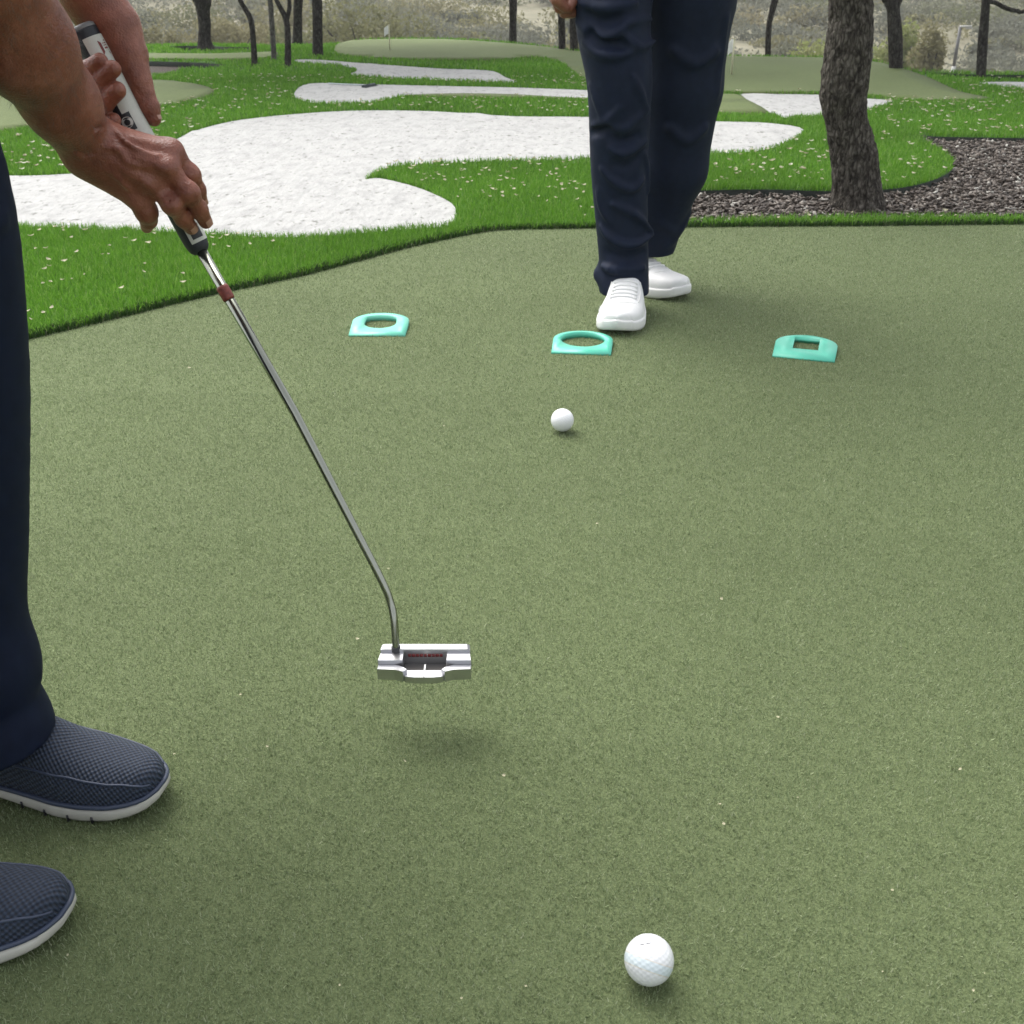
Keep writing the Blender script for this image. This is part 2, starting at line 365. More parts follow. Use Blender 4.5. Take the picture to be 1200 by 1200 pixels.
# ------------------------------------------------------------------ signed-distance modelling
class Field:
    def __init__(s, lo, hi, h):
        s.lo = np.asarray(lo, float); s.h = h
        s.n = np.ceil((np.asarray(hi) - s.lo) / h).astype(int) + 1
        s.f = np.full(s.n, 1.0, np.float32)
        s.ax = [s.lo[i] + h * np.arange(s.n[i]) for i in range(3)]
    def _sl(s, lo, hi, pad):
        a = np.clip(np.floor((np.asarray(lo) - pad - s.lo) / s.h).astype(int), 0, s.n)
        b = np.clip(np.ceil((np.asarray(hi) + pad - s.lo) / s.h).astype(int) + 1, 0, s.n)
        if np.any(b <= a): return None, None
        sl = tuple(slice(a[i], b[i]) for i in range(3))
        X = np.meshgrid(*[s.ax[i][sl[i]] for i in range(3)], indexing='ij')
        return sl, X
    @staticmethod
    def smin(a, b, k):
        if k <= 0: return np.minimum(a, b)
        h = np.maximum(k - np.abs(a - b), 0) / k
        return np.minimum(a, b) - h * h * k * 0.25
    def comb(s, sl, d, k, op):
        c = s.f[sl]
        if op == 'u': s.f[sl] = s.smin(c, d, k)
        else: s.f[sl] = -s.smin(-c, d, k)
    def chain(s, pts, rad, k=0.004, kin=0.002, op='u', flat=None):
        P = np.asarray(pts, float); r = np.broadcast_to(np.asarray(rad, float), (len(P),))
        pad = r.max() * (1 if flat is None else max(1, flat[1])) + k + 2 * s.h
        sl, X = s._sl(P.min(0), P.max(0), pad)
        if sl is None: return
        D = None
        for i in range(len(P) - 1):
            a, b = P[i], P[i + 1]; ab = b - a; L = ab @ ab + 1e-12
            px = [X[j] - a[j] for j in range(3)]
            t = np.clip((px[0] * ab[0] + px[1] * ab[1] + px[2] * ab[2]) / L, 0, 1)
            v = [px[j] - t * ab[j] for j in range(3)]
            d2 = v[0] ** 2 + v[1] ** 2 + v[2] ** 2
            sc = 1.0
            if flat is not None:
                nn = np.asarray(flat[0], float); nn = nn / np.linalg.norm(nn)
                vn = v[0] * nn[0] + v[1] * nn[1] + v[2] * nn[2]
                d2 = d2 - vn ** 2 + (vn / flat[1]) ** 2; sc = min(1, flat[1])
            d = (np.sqrt(np.maximum(d2, 0)) - (r[i] + (r[i + 1] - r[i]) * t)) * sc
            D = d if D is None else s.smin(D, d, kin)
        s.comb(sl, D.astype(np.float32), k, op)
    def ball(s, c, rad, k=0.004, op='u', rot=None):
        c = np.asarray(c, float); rad = np.broadcast_to(np.asarray(rad, float), (3,))
        sl, X = s._sl(c, c, rad.max() + k + 2 * s.h)
        if sl is None: return
        p = [X[j] - c[j] for j in range(3)]
        if rot is not None:
            Rm = np.asarray(rot); p = [Rm[0][j] * p[0] + Rm[1][j] * p[1] + Rm[2][j] * p[2] for j in range(3)]
        k0 = np.sqrt(sum((p[j] / rad[j]) ** 2 for j in range(3)))
        k1 = np.sqrt(sum((p[j] / rad[j] ** 2) ** 2 for j in range(3))) + 1e-9
        d = k0 * (k0 - 1) / k1
        s.comb(sl, d.astype(np.float32), k, op)
    def cut_below(s, z):
        s.f = np.maximum(s.f, (z - s.ax[2])[None, None, :].astype(np.float32))
    def mesh(s, smooth_it=1):
        f = s.f; S = f < 0
        c = [S[i:S.shape[0] - 1 + i, j:S.shape[1] - 1 + j, k:S.shape[2] - 1 + k] for i in (0, 1) for j in (0, 1) for k in (0, 1)]
        cnt = sum(x.astype(np.int8) for x in c); act = (cnt > 0) & (cnt < 8)
        I = np.argwhere(act); idx = np.full(act.shape, -1, np.int64); idx[act] = np.arange(len(I))
        acc = np.zeros((len(I), 3)); num = np.zeros(len(I))
        corners = np.array([[i, j, k] for i in (0, 1) for j in (0, 1) for k in (0, 1)])
        val = [f[I[:, 0] + q[0], I[:, 1] + q[1], I[:, 2] + q[2]] for q in corners]
        for a in range(8):
            for b in range(a + 1, 8):
                if np.abs(corners[a] - corners[b]).sum() != 1: continue
                x = (val[a] < 0) != (val[b] < 0)
                t = val[a][x] / (val[a][x] - val[b][x])
                acc[x] += corners[a] + t[:, None] * (corners[b] - corners[a]); num[x] += 1
        V = s.lo + (I + acc / num[:, None]) * s.h
        F = []
        for ax in range(3):
            o1, o2 = [(1, 2), (2, 0), (0, 1)][ax]
            sh = list(S.shape); sh[ax] -= 1
            lo_ = [slice(None)] * 3; hi_ = [slice(None)] * 3
            lo_[ax] = slice(0, -1); hi_[ax] = slice(1, None)
            x = S[tuple(lo_)] != S[tuple(hi_)]
            E = np.argwhere(x)
            E = E[(E[:, o1] >= 1) & (E[:, o2] >= 1) & (E[:, o1] < act.shape[o1]) & (E[:, o2] < act.shape[o2])]
            inside = S[tuple(E.T)]
            def at(d1, d2):
                q = E.copy(); q[:, o1] -= d1; q[:, o2] -= d2
                return idx[tuple(q.T)]
            Q = np.stack([at(1, 1), at(0, 1), at(0, 0), at(1, 0)], -1)
            Q[~inside] = Q[~inside][:, ::-1]
            F.append(Q)
        F = np.concatenate(F); F = F[(F >= 0).all(1)]
        for _ in range(smooth_it):
            A = np.zeros_like(V); n = np.zeros(len(V))
            for q in range(4):
                a, b = F[:, q], F[:, (q + 1) % 4]
                np.add.at(A, a, V[b]); np.add.at(n, a, 1); np.add.at(A, b, V[a]); np.add.at(n, b, 1)
            V = V * 0.5 + 0.5 * A / np.maximum(n, 1)[:, None]
        return V, F

# ================================================================== THE SETTING
BUMPS += [tuple(x) for x in [(0.12, 8.55, 0.45, 0.45, 0.035), (-1.0, 10.2, 2.2, 1.0, 0.03), (3.0, 8.8, 2.0, 0.9, 0.03)]]
FR = 0.028                                     # lawn pile height

def poly(px, n=4, sp=True):                    # px: (u, v[, z])
    P = np.array([G(p[0], p[1], p[2] if len(p) > 2 else 0.0)[:2] for p in px])
    return spline(P, n) if sp else P

edge_px = [(-40, 417), (37, 397), (100, 382), (150, 370), (200, 357.5), (257, 344), (310, 333), (363, 321), (420, 306), (480, 290), (530, 279), (556, 274), (574, 271), (598, 269.3), (640, 268.5), (700, 267.5), (800, 266.5), (900, 265.5), (1000, 265), (1100, 264), (1200, 263), (1330, 262)]
ge = spline(np.array([G(*p)[:2] for p in edge_px]), 5, closed=False)
green_poly = np.concatenate([[[-6.5, -11.0], [-5.5, -2.5], [-3.2, 0.3], [-2.0, 1.45]], ge, [[3.8, 3.4], [6.0, 1.0], [7.0, -11.0]]])
f_ = FR
REG = {}
REG['sand_bunker'] = [
    poly([(-40, 207), (15, 207), (60, 206), (120, 200), (180, 180), (215, 160), (250, 148), (300, 139), (400, 131), (500, 131), (600, 137), (690, 138), (835, 143), (900, 145), (942, 153), (912, 165, f_), (870, 172, f_), (790, 173, f_), (690, 179, f_), (580, 182, f_), (500, 185, f_), (455, 189, f_), (428, 202, f_), (445, 210), (480, 218), (512, 230), (533, 244), (528, 255, f_), (480, 259, f_), (420, 264, f_), (330, 269, f_), (200, 263, f_), (100, 259, f_), (15, 256, f_), (-60, 252, f_)]),
    poly([(345, 110), (364, 98.5), (430, 99.5), (520, 101.5), (610, 103.5), (690, 106.5), (760, 110), (690, 110.5, f_), (600, 106.5, f_), (530, 105.5, f_), (470, 108, f_), (440, 114, f_), (400, 116, f_), (355, 114, f_)]),
    poly([(344, 71), (370, 70.5), (430, 75), (500, 80), (570, 83), (592, 91), (604, 97.5), (540, 95.5), (460, 92), (410, 88.5), (418, 83), (395, 76.5), (352, 74)]),
    poly([(866, 111), (910, 111), (965, 112), (1010, 116), (1047, 119), (1020, 122, f_), (985, 126, f_), (920, 133, f_), (893, 121, f_)], 2),
]
REG['sand_path'] = [poly([(1146, 97.5), (1175, 96.5), (1215, 97), (1300, 98), (1300, 106), (1215, 105), (1170, 102)])]
REG['mulch_bed'] = [
    poly([(790, 224), (830, 223), (900, 222), (975, 224), (1040, 222), (1085, 214), (1112, 202), (1116, 190), (1104, 178), (1082, 165), (1075, 158), (1095, 160), (1140, 161), (1210, 162), (1340, 163), (1340, 246, f_), (1200, 246, f_), (1000, 247, f_), (860, 249, f_), (790, 250, f_), (770, 240)], 4),
    poly([(1058, 83), (1110, 86), (1160, 88), (1300, 88.5), (1300, 95), (1200, 94), (1150, 93), (1110, 90)], 3),
    poly([(100, 71), (178, 72), (240, 74), (266, 77), (250, 80), (215, 81), (190, 88), (100, 90)], 3),
    poly([(196, 56), (208, 54.2), (240, 54), (262, 55), (306, 56), (290, 58.5), (245, 60), (212, 59)], 3)]
REG['chipping_green'] = [
    poly([(-200, 98), (150, 95), (215, 98), (245, 104), (250, 111), (232, 118), (190, 126), (100, 140), (30, 151), (-120, 166)]),
    poly([(140, 63.5), (240, 64), (300, 62.5), (322, 62), (324, 66), (290, 71), (240, 71), (175, 70), (130, 68)], 3),
    poly([(392, 58), (400, 51), (425, 47.6), (520, 47), (600, 52), (660, 58.7), (692, 62), (840, 66.8), (965, 68.8), (1020, 73), (1060, 82.5), (1092, 94), (1125, 109), (1162, 118), (1080, 119), (1050, 117), (1000, 111), (940, 110), (868, 110), (780, 105), (700, 97), (672, 85), (656, 74), (630, 68), (590, 71), (520, 71.5), (440, 69), (400, 65)], 3),
    poly([(455, 109), (530, 106.5), (600, 107.5), (690, 112), (760, 112), (862, 112), (890, 122), (915, 133), (880, 135), (845, 134), (690, 118), (560, 116), (480, 114)], 2)]
# far rim of the terrace
rim_px = [(-700, 56), (-300, 56), (0, 54.5), (180, 53), (240, 52), (300, 53.5), (345, 53), (392, 52), (425, 47), (520, 46), (600, 51), (660, 58), (690, 61), (840, 66), (965, 68), (1020, 72), (1060, 81.5), (1100, 84), (1160, 86), (1300, 86.5), (1500, 87), (1900, 88)]
rim = spline(np.array([G(*p)[:2] for p in rim_px]), 4, closed=False)
dom_poly = np.concatenate([[[-11.5, -14.0]], [[-11.5, rim[0, 1]]], rim, [[rim[-1, 0] + 1, rim[-1, 1]], [10.5, -14.0]]])

def inpoly(P, poly_):
    x, y = P[:, 0], P[:, 1]; ins = np.zeros(len(P), bool); n = len(poly_); j = n - 1
    for i in range(n):
        xi, yi = poly_[i]; xj, yj = poly_[j]
        if yi != yj:
            c = ((yi > y) != (yj > y)) & (x < (xj - xi) * (y - yi) / (yj - yi) + xi); ins ^= c
        j = i
    return ins

ORDER = ['putting_green', 'sand_bunker', 'sand_path', 'mulch_bed', 'chipping_green']
REG['putting_green'] = [green_poly]
def classify(P):
    out = np.full(len(P), -1)
    out[inpoly(P, dom_poly)] = 9                 # lawn
    for k, nm in reversed(list(enumerate(ORDER))):
        for pl in REG[nm]:
            out[inpoly(P, pl) & (out >= 0)] = k
    return out

def bunker_no(P):
    out = np.full(len(P), -1)
    for k, pl in enumerate(REG['sand_bunker']): out[inpoly(P, pl)] = k
    return out

pts, edges = [], []
def add_loop(pl):
    b = len(pts); n = len(pl)
    pts.extend([tuple(p) for p in pl]); edges.extend([(b + i, b + (i + 1) % n) for i in range(n)])
add_loop(dom_poly)
for nm in ORDER:
    for pl in REG[nm]: add_loop(pl)
gx, gy = np.meshgrid(np.arange(-9, 8.4, 0.22), np.arange(-1.2, 13, 0.22))
gp = np.stack([gx.ravel(), gy.ravel()], -1) + RNG.uniform(-0.03, 0.03, (gx.size, 2))
gp = gp[inpoly(gp, dom_poly)]
pts.extend([tuple(p) for p in gp])
tv, te, tf, _, _, _ = delaunay_2d_cdt([Vector(p) for p in pts], edges, [], 0, 1e-5)
TV = np.array([[p.x, p.y] for p in tv]); TF = np.array([f for f in tf if len(f) == 3])
a_, b_, c_ = TV[TF[:, 0]], TV[TF[:, 1]], TV[TF[:, 2]]
area = (b_[:, 0] - a_[:, 0]) * (c_[:, 1] - a_[:, 1]) - (c_[:, 0] - a_[:, 0]) * (b_[:, 1] - a_[:, 1])
TF[area < 0] = TF[area < 0][:, ::-1]
CEN = TV[TF].mean(1); CLS = classify(CEN); BNO = bunker_no(CEN)
TZ = H(TV[:, 0], TV[:, 1])

def region_mesh(name, mask, dz, mat, noise_amp=0.0, skirt=None, skmat=None):
    F = TF[mask]; used = np.unique(F); remap = np.full(len(TV), -1); remap[used] = np.arange(len(used))
    z = TZ[used] + dz
    # keep the outline low and let the inside be uneven
    if noise_amp:
        E = np.sort(np.concatenate([F[:, [0, 1]], F[:, [1, 2]], F[:, [2, 0]]]), 1)
        ue, cn = np.unique(E, axis=0, return_counts=True); bnd = np.unique(ue[cn == 1])
        inn = ~np.isin(used, bnd)
        z = z + inn * np.array([noise_amp * mnoise.noise((x * 1.6, y * 1.6, 3.3)) for x, y in TV[used]])
    V = np.column_stack([TV[used], z]); Fr = [remap[F]]; mi = [np.zeros(len(F), int)]
    if skirt:
        E = np.concatenate([F[:, [0, 1]], F[:, [1, 2]], F[:, [2, 0]]]); Es = np.sort(E, 1)
        _, inv, cn = np.unique(Es, axis=0, return_inverse=True, return_counts=True)
        B = E[cn[inv.ravel()] == 1]; B = remap[B]; n = len(V)
        V2 = V.copy(); V2[:, 2] -= skirt; V = np.concatenate([V, V2])
        Fr.append(np.stack([B[:, 1], B[:, 0], B[:, 0] + n, B[:, 1] + n], -1)); mi.append(np.full(len(B), 0 if skmat is mat else 1))
    o = obj(name, np_mesh(name, V, Fr, smooth=False, midx=np.concatenate(mi)), [mat, skmat or M['shaded_soil']] if skirt and skmat is not mat else mat)
    return tag(o, kind='structure')

region_mesh('putting_green', CLS == 0, 0.0, M['green_base'])
for k in range(4): region_mesh('sand_bunker', (CLS == 1) & (BNO == k), 0.004, M['sand'], 0.02)
region_mesh('sand_path', CLS == 2, 0.004, M['sand'])
region_mesh('mulch_bed', CLS == 3, -0.035, M['mulch'], 0.02)
region_mesh('chipping_green', CLS == 4, 0.010, M['chip_base'], 0, 0.03, M['chip_base'])
region_mesh('lawn', CLS == 9, 0.0, M['lawn_base'], 0, 0.07)

# bank below the rim and the scrub hillside beyond
def HH(x, y):
    z = np.where(y < 35, -2.5, -2.5 + 0.05 * (y - 35)) + 0.00003 * np.maximum(y - 90, 0) ** 2
    return z + 0.25 * np.sin(x * 0.21 + 1.3) * np.cos(y * 0.17) + 0.15 * np.sin(x * 0.53 + y * 0.4)
bx = np.concatenate([[[-12, rim[0, 1]]], rim, [[14, rim[-1, 1]]]])
V, F = [], []
for i, (x, y) in enumerate(bx):
    z0 = float(H(np.array(x), np.array(y)))
    for q, (dy, dz) in enumerate([(0, -0.005), (0.15, -0.06), (1.5, -0.75), (6, -2.2), (12, -2.9)]):
        V.append((x * (1 + dy * 0.04), y + dy, z0 + dz))
for i in range(len(bx) - 1):
    for q in range(4): F.append((i * 5 + q, (i + 1) * 5 + q, (i + 1) * 5 + q + 1, i * 5 + q + 1))
tag(obj('bank', np_mesh('bank', np.array(V), [np.array(F)]), M['hill']), kind='structure')
hx = np.concatenate([np.linspace(-220, -45, 12), np.linspace(-40, 40, 61), np.linspace(45, 220, 12)])
hy = np.concatenate([np.linspace(14, 75, 60), np.linspace(80, 420, 30)])
X, Y = np.meshgrid(hx, hy, indexing='ij')
Vh = np.stack([X, Y, HH(X, Y)], -1).reshape(-1, 3)
i, j = np.meshgrid(np.arange(len(hx) - 1), np.arange(len(hy) - 1), indexing='ij'); b0 = (i * len(hy) + j).ravel()
Fh = np.stack([b0, b0 + len(hy), b0 + len(hy) + 1, b0 + 1], -1)
tag(obj('hillside', np_mesh('hillside', Vh, [Fh]), M['hill']), kind='structure')

# ground under and behind everything, out to the horizon
tag(obj('ground', np_mesh('ground', np.array([[-235, -28, -3.6], [235, -28, -3.6], [235, 430, -3.6], [-235, 430, -3.6]]), [np.array([[0, 1, 2, 3]])], False), M['hill']), kind='structure')

# pale air between the terrace and the far hillside
mh = bpy.data.materials.new('haze_air'); mh.use_nodes = True
hn = mh.node_tree.nodes; hn.remove(hn['Principled BSDF'])
pv = hn.new('ShaderNodeVolumePrincipled'); pv.inputs['Color'].default_value = (0.92, 0.94, 0.95, 1); pv.inputs['Density'].default_value = HAZE
mh.node_tree.links.new(pv.outputs[0], hn['Material Output'].inputs['Volume'])
q = np.array([[x, y, z] for x in (-240, 240) for y in (-30, 440) for z in (-5.0, 26.0)], float)
tag(obj('haze', np_mesh('haze', q, [np.array([[0, 1, 3, 2], [4, 6, 7, 5], [0, 4, 5, 1], [2, 3, 7, 6], [0, 2, 6, 4], [1, 5, 7, 3]])], False), mh), 'thin pale air over the whole place', 'haze', kind='stuff')

# ------------------------------------------------------------------ foliage clumps
def clump(n, rx, ry, rz, size, rng, lumps=9, shell=0.55):
    c = rng.normal(size=(lumps, 3)); c /= np.linalg.norm(c, axis=1)[:, None]; c *= rng.uniform(0.35, 0.75, (lumps, 1))
    c[:, 2] = np.abs(c[:, 2]) * 0.9 - 0.1
    k = rng.integers(0, lumps, n); d = rng.normal(size=(n, 3)); d /= np.linalg.norm(d, axis=1)[:, None]
    p = c[k] + d * rng.uniform(shell, 1, (n, 1)) ** 0.5 * rng.uniform(0.25, 0.5, lumps)[k][:, None]
    p *= [rx, ry, rz]
    a = rng.normal(size=(n, 3)); a /= np.linalg.norm(a, axis=1)[:, None]
    b = np.cross(a, rng.normal(size=(n, 3))); b /= np.linalg.norm(b, axis=1)[:, None]
    s = size * rng.uniform(0.5, 1.3, (n, 1))
    V = np.stack([p - a * s, p + b * s * 0.45, p + a * s, p - b * s * 0.45], 1).reshape(-1, 3)
    return V, np.arange(4 * n).reshape(-1, 4)

def set_tint(me, vals):
    at = me.attributes.new('tint', 'FLOAT', 'POINT'); at.data.foreach_set('value', np.asarray(vals, np.float32))

Vs, Fs, Ts, n0 = [], [], [], 0
rg = np.random.default_rng(5)
for q in range(800):
    y = rg.uniform(24, 72); x = rg.uniform(-0.72, 0.72) * (y + 4)
    s = rg.uniform(0.5, 1.5) * (1.25 if y > 45 else 0.85)
    V, F = clump(700 if y < 50 else 450, s * rg.uniform(1.0, 1.8), s, s * rg.uniform(0.5, 0.85), 0.035 + 0.0011 * y, rg, 14)
    t = np.clip(rg.choice([0.05, 0.2, 0.3, 0.45, 0.65, 0.85], p=[.18, .27, .15, .15, .15, .10]) + rg.normal(0, 0.04), 0, 0.95)
    V = V + [x, y, float(HH(x, y)) + 0.15 * s]
    Vs.append(V); Fs.append(F + n0); n0 += len(V); Ts.append(np.full(len(V), t))
me = np_mesh('scrub', np.concatenate(Vs), [np.concatenate(Fs)], False); set_tint(me, np.concatenate(Ts))
tag(obj('scrub', me, M['scrub']), 'dry grey and tan scrub covering the far hillside', 'scrub', kind='stuff')

def shrub(u, v, Y, wpx, hpx, tint, label, seed, dens=900):
    c = W(u, v, Y); ppm = FPX / (Y * CT); rr = np.random.default_rng(seed)
    z0 = float(HH(c[0], Y)); top = c[2] + hpx / ppm / 2; hh = max(0.6, (top - z0))
    root = empty('shrub', (c[0], Y, z0))
    V, F = clump(int(dens * 2.6), wpx / ppm / 2 * 1.25, wpx / ppm / 2, hh * 0.62, 0.06, rr, 16)
    V[:, 2] += hh * 0.45
    m_ = np_mesh('foliage', V, [F], False); set_tint(m_, np.clip(rr.normal(tint, 0.03, len(V) // 4).repeat(4), 0, 1))
    obj('foliage', m_, M['scrub'], root)
    mb = MB()
    for q in range(5):
        a = rr.uniform(0, 6.28); mb.tube([(0, 0, -0.1), (0.1 * math.cos(a), 0.1 * math.sin(a), hh * 0.3), (wpx / ppm * .3 * math.cos(a), wpx / ppm * .3 * math.sin(a), hh * 0.7)], [0.03, 0.022, 0.01], 6)
    obj('stem', mb.mesh('stem'), M['bark2'], root)
    tag(root, label, 'shrub', 'shrubs beyond the terrace rim')
shrub(425, 18, 27, 170, 62, 0.55, 'broad olive tan bush filling the view behind the far left green', 21, 2600)
shrub(270, 30, 30, 130, 44, 0.72, 'tan bush between the thick dark trunk and thin leaning trunks', 22, 1600)
shrub(185, 34, 28, 70, 36, 0.70, 'small tan bush left of the thick dark trunk at far left', 23, 900)
shrub(960, 52, 26, 66, 34, 0.97, 'yellow green bush just left of the big oak trunk', 24, 800)
shrub(1052, 45, 27, 62, 56, 0.98, 'yellow green bush behind the forked dark trunk right of the oak', 25, 900)
shrub(1090, 50, 25, 44, 40, 0.68, 'round tan bush between the forked trunk and the thin post', 26, 800)
shrub(320, 52, 24, 60, 40, 0.45, 'low dark green bush behind the two thin grey trunks', 27, 700)

# ------------------------------------------------------------------ trees
crown_me = []
for q in range(3):
    V, F = clump(1500, 1.5, 1.5, 0.9, 0.075, np.random.default_rng(60 + q), 16, 0.2)
    m_ = np_mesh('crown', V, [F], False); m_.materials.append(M['crown']); crown_me.append(m_)

def bark_tube(P, rad, seg, amp, fr, seed):
    """tapered trunk with uneven outline and bark ridges"""
    P = np.asarray(P, float); V, F = tube_geo(P, rad, seg, True)
    T, N, B = frames(P); n = len(P)
    rad = np.broadcast_to(rad, (n,))
    for i in range(n):
        for j in range(seg):
            q = i * seg + j; d = V[q] - P[i]; r = np.linalg.norm(d) + 1e-9; d = d / r
            p = V[q]
            k = amp * r * (0.9 * mnoise.noise((p[0] * 5 + seed, p[1] * 5, p[2] * 3.2))) + amp * fr * (mnoise.noise((p[0] * 62 + seed, p[1] * 62, p[2] * 22)) + 0.6 * mnoise.noise((p[0] * 130, p[1] * 130 + seed, p[2] * 60)))
            V[q] = p + d * k
    return V, F

def tree(path, bark, label, base=None, forks=(), hi=False, flare=1.35, top_h=2.6, group='trees along the terrace rim', seed=0, extra=None):
    """path: (u, v, width px) from the top of the picture down to the base"""
    bu, bv, bw = path[-1]
    b = G(bu, bv) if base is None else np.array(base, float)
    Y = b[1]
    C, Rr = [], []
    for u, v, wd in path[::-1]:
        c = W(u, v, Y); d = ray(u, v); zc = Y / d[1]
        C.append(c); Rr.append(wd / FPX * zc / 2)
    C[0][2] = b[2] - 0.03
    topc = C[-1].copy(); dirv = C[-1] - C[-2]; dirv /= np.linalg.norm(dirv)
    rt = Rr[-1]
    rs = random.Random(seed)
    for h in (0.35, 0.8, 1.3):
        C.append(topc + dirv * h + np.array([rs.uniform(-.06, .06), rs.uniform(-.06, .06), 0])); Rr.append(rt * (1 - 0.25 * h))
    cr = spline(np.column_stack([C, Rr]), 10 if hi else 5, closed=False)
    P, rad = cr[:, :3], cr[:, 3].copy()
    root = empty('tree', tuple(b))
    mb = MB()
    if hi:
        # finer rings for the near trunk
        s = np.linspace(0, len(P) - 1, 260); ii = np.arange(len(P))
        P = np.column_stack([np.interp(s, ii, P[:, k]) for k in range(3)]); rad = np.interp(s, ii, rad)
        V, F = bark_tube(P - b, rad, 96, 0.10, 0.05, seed)
    else:
        V, F = bark_tube(P - b, rad, 14, 0.12, 0.01, seed)
    mb.add(V, F)
    # limbs above the picture
    tp = P[-1] - b
    limb_tips = []
    for q in range(5):
        a = q * 1.26 + rs.uniform(-.3, .3); s0 = P[-1 - rs.randint(0, 6)] - b; L = rs.uniform(0.7, 1.2)
        tip = s0 + np.array([math.cos(a) * L, math.sin(a) * L, rs.uniform(0.5, 1.0)])
        mid = (s0 + tip) / 2 + np.array([0, 0, -0.08])
        mb.tube(spline(np.array([s0, mid, tip]), 4, False), np.linspace(rt * 0.55, rt * 0.15, 9), 8)
    for fk in forks:                                 # limbs the picture shows
        Q = [W(u, v, Y) - b for u, v, _ in fk]; rr = [wd / FPX * (Y / ray(u, v)[1]) / 2 for u, v, wd in fk]
        d = Q[-1] - Q[-2]; d = d / np.linalg.norm(d)
        Q.append(Q[-1] + d * 0.5 + np.array([0, 0, 0.15])); rr.append(rr[-1] * 0.6)
        c2 = spline(np.column_stack([Q, rr]), 5, False)
        V, F = bark_tube(c2[:, :3], c2[:, 3], 12, 0.12, 0.01, seed + 3); mb.add(V, F)
    obj('trunk', mb.mesh('trunk'), M[bark], root)
    co = bpy.data.objects.new('crown', crown_me[seed % 3]); co.location = tuple(tp + np.array([0, 0, 1.0]))
    co.rotation_euler = (0, 0, seed * 1.1); link(co, root)
    if extra: extra(root, b, Y)
    tag(root, label, 'tree', group)
    return root

tree([(997, 0, 49), (996, 40, 51), (994, 62, 53), (990, 95, 54), (989, 115, 52), (992, 140, 47.5), (996, 160, 50), (1001, 185, 53), (1004, 215, 55), (1005, 232, 60), (1007, 242, 72)], 'bark',
     'thick rough barked oak trunk standing in the mulch bed at right', base=G(1006, 236) + np.array([0, 0, -0.03]), hi=True, seed=4, group='trees in the turf garden')
tree([(237, -4, 21), (238, 12, 16), (240, 30, 15), (240, 48, 16), (243, 57, 23)], 'bark2', 'thick dark trunk in its mulch ring at far left', seed=1, forks=[[(239, 14, 11), (231, 2, 9), (227, -8, 8)]])
tree([(280, -4, 6), (287, 10, 6), (294, 24, 6.5), (297, 50, 6.5), (298, 77, 8)], 'bark2', 'thin dark trunk leaning left, nearest the thick left trunk', seed=2)
tree([(316, -4, 6), (318, 20, 6.2), (320, 50, 6), (321, 71, 6.5)], 'bark3', 'thinnest pale grey trunk among the left trees', seed=3)
tree([(321, -6, 5), (328, 8, 6), (334, 20, 6.5), (337, 36, 7), (337, 79, 8)], 'bark2', 'slim trunk forked into two stems left of the bunkers', seed=5, forks=[[(336, 24, 5), (339, 10, 5), (339, -6, 4.5)]])
tree([(350, -4, 11), (349, 30, 11), (348, 53, 13)], 'bark2', 'dark straight trunk just right of the forked slim trunk', seed=6)
tree([(371, -4, 11.5), (372, 30, 12), (372, 65, 13)], 'bark2', 'straight trunk at the left end of the far green', seed=7)
tree([(601, -4, 9.5), (601, 30, 9), (601, 51, 9.5)], 'bark2', 'lone dark trunk behind the middle of the far green', seed=8)
tree([(657, -4, 8), (658, 20, 8), (659, 58.5, 8.5)], 'bark2', 'narrow trunk below the walking man\'s hand, left one of the pair', seed=9)
tree([(671, -4, 9), (672, 20, 9), (673, 59.5, 10)], 'bark2', 'narrow trunk partly hidden by the walking man\'s trousers', seed=10)
tree([(909, -4, 8), (905, 12, 7), (901, 32, 6.5), (900, 66, 7)], 'bark2', 'slender dark trunk bending right between walking man and oak', seed=11)
tree([(1046, 2, 15), (1047, 14, 14), (1049, 40, 16), (1051, 81, 15)], 'bark2', 'dark trunk forking at the top, next right of the big oak', seed=12, forks=[[(1045, 12, 9), (1039, 0, 9), (1034, -10, 8)], [(1049, 12, 8), (1054, 0, 7), (1057, -10, 6)]])
tree([(1155, -4, 9), (1154, 20, 10), (1152, 45, 11), (1150, 92, 11)], 'bark2', 'dark trunk with a low side branch at the right edge', seed=13, forks=[[(1156, 2, 6), (1166, 3, 5), (1180, 10, 5), (1192, 12.5, 4.5), (1206, 11, 4)]])

# thin post on the slope
pb = W(1117, 82, 26); pb[2] = float(HH(pb[0], 26)); ptop = W(1118, 31, 26)
root = empty('light_post', tuple(pb)); hp = ptop[2] - pb[2]
mb = MB(); mb.tube([(0, 0, -0.05), (0, 0, hp * 0.55)], 0.045, 10); obj('sleeve', mb.mesh('sleeve'), M['postw'], root)
mb = MB(); mb.tube([(0, 0, hp * 0.5), (0, 0, hp)], 0.035, 10); obj('pole', mb.mesh('pole'), M['post'], root)
mb = MB(); mb.box((0.12, 0, hp), (0.24, 0.09, 0.035)); mb.box((0.20, 0, hp - 0.035), (0.12, 0.08, 0.03)); obj('lamp_head', mb.mesh('lamp_head', False), M['postw'], root)
tag(root, 'thin light post on the slope between two dark trunks at right', 'light post')

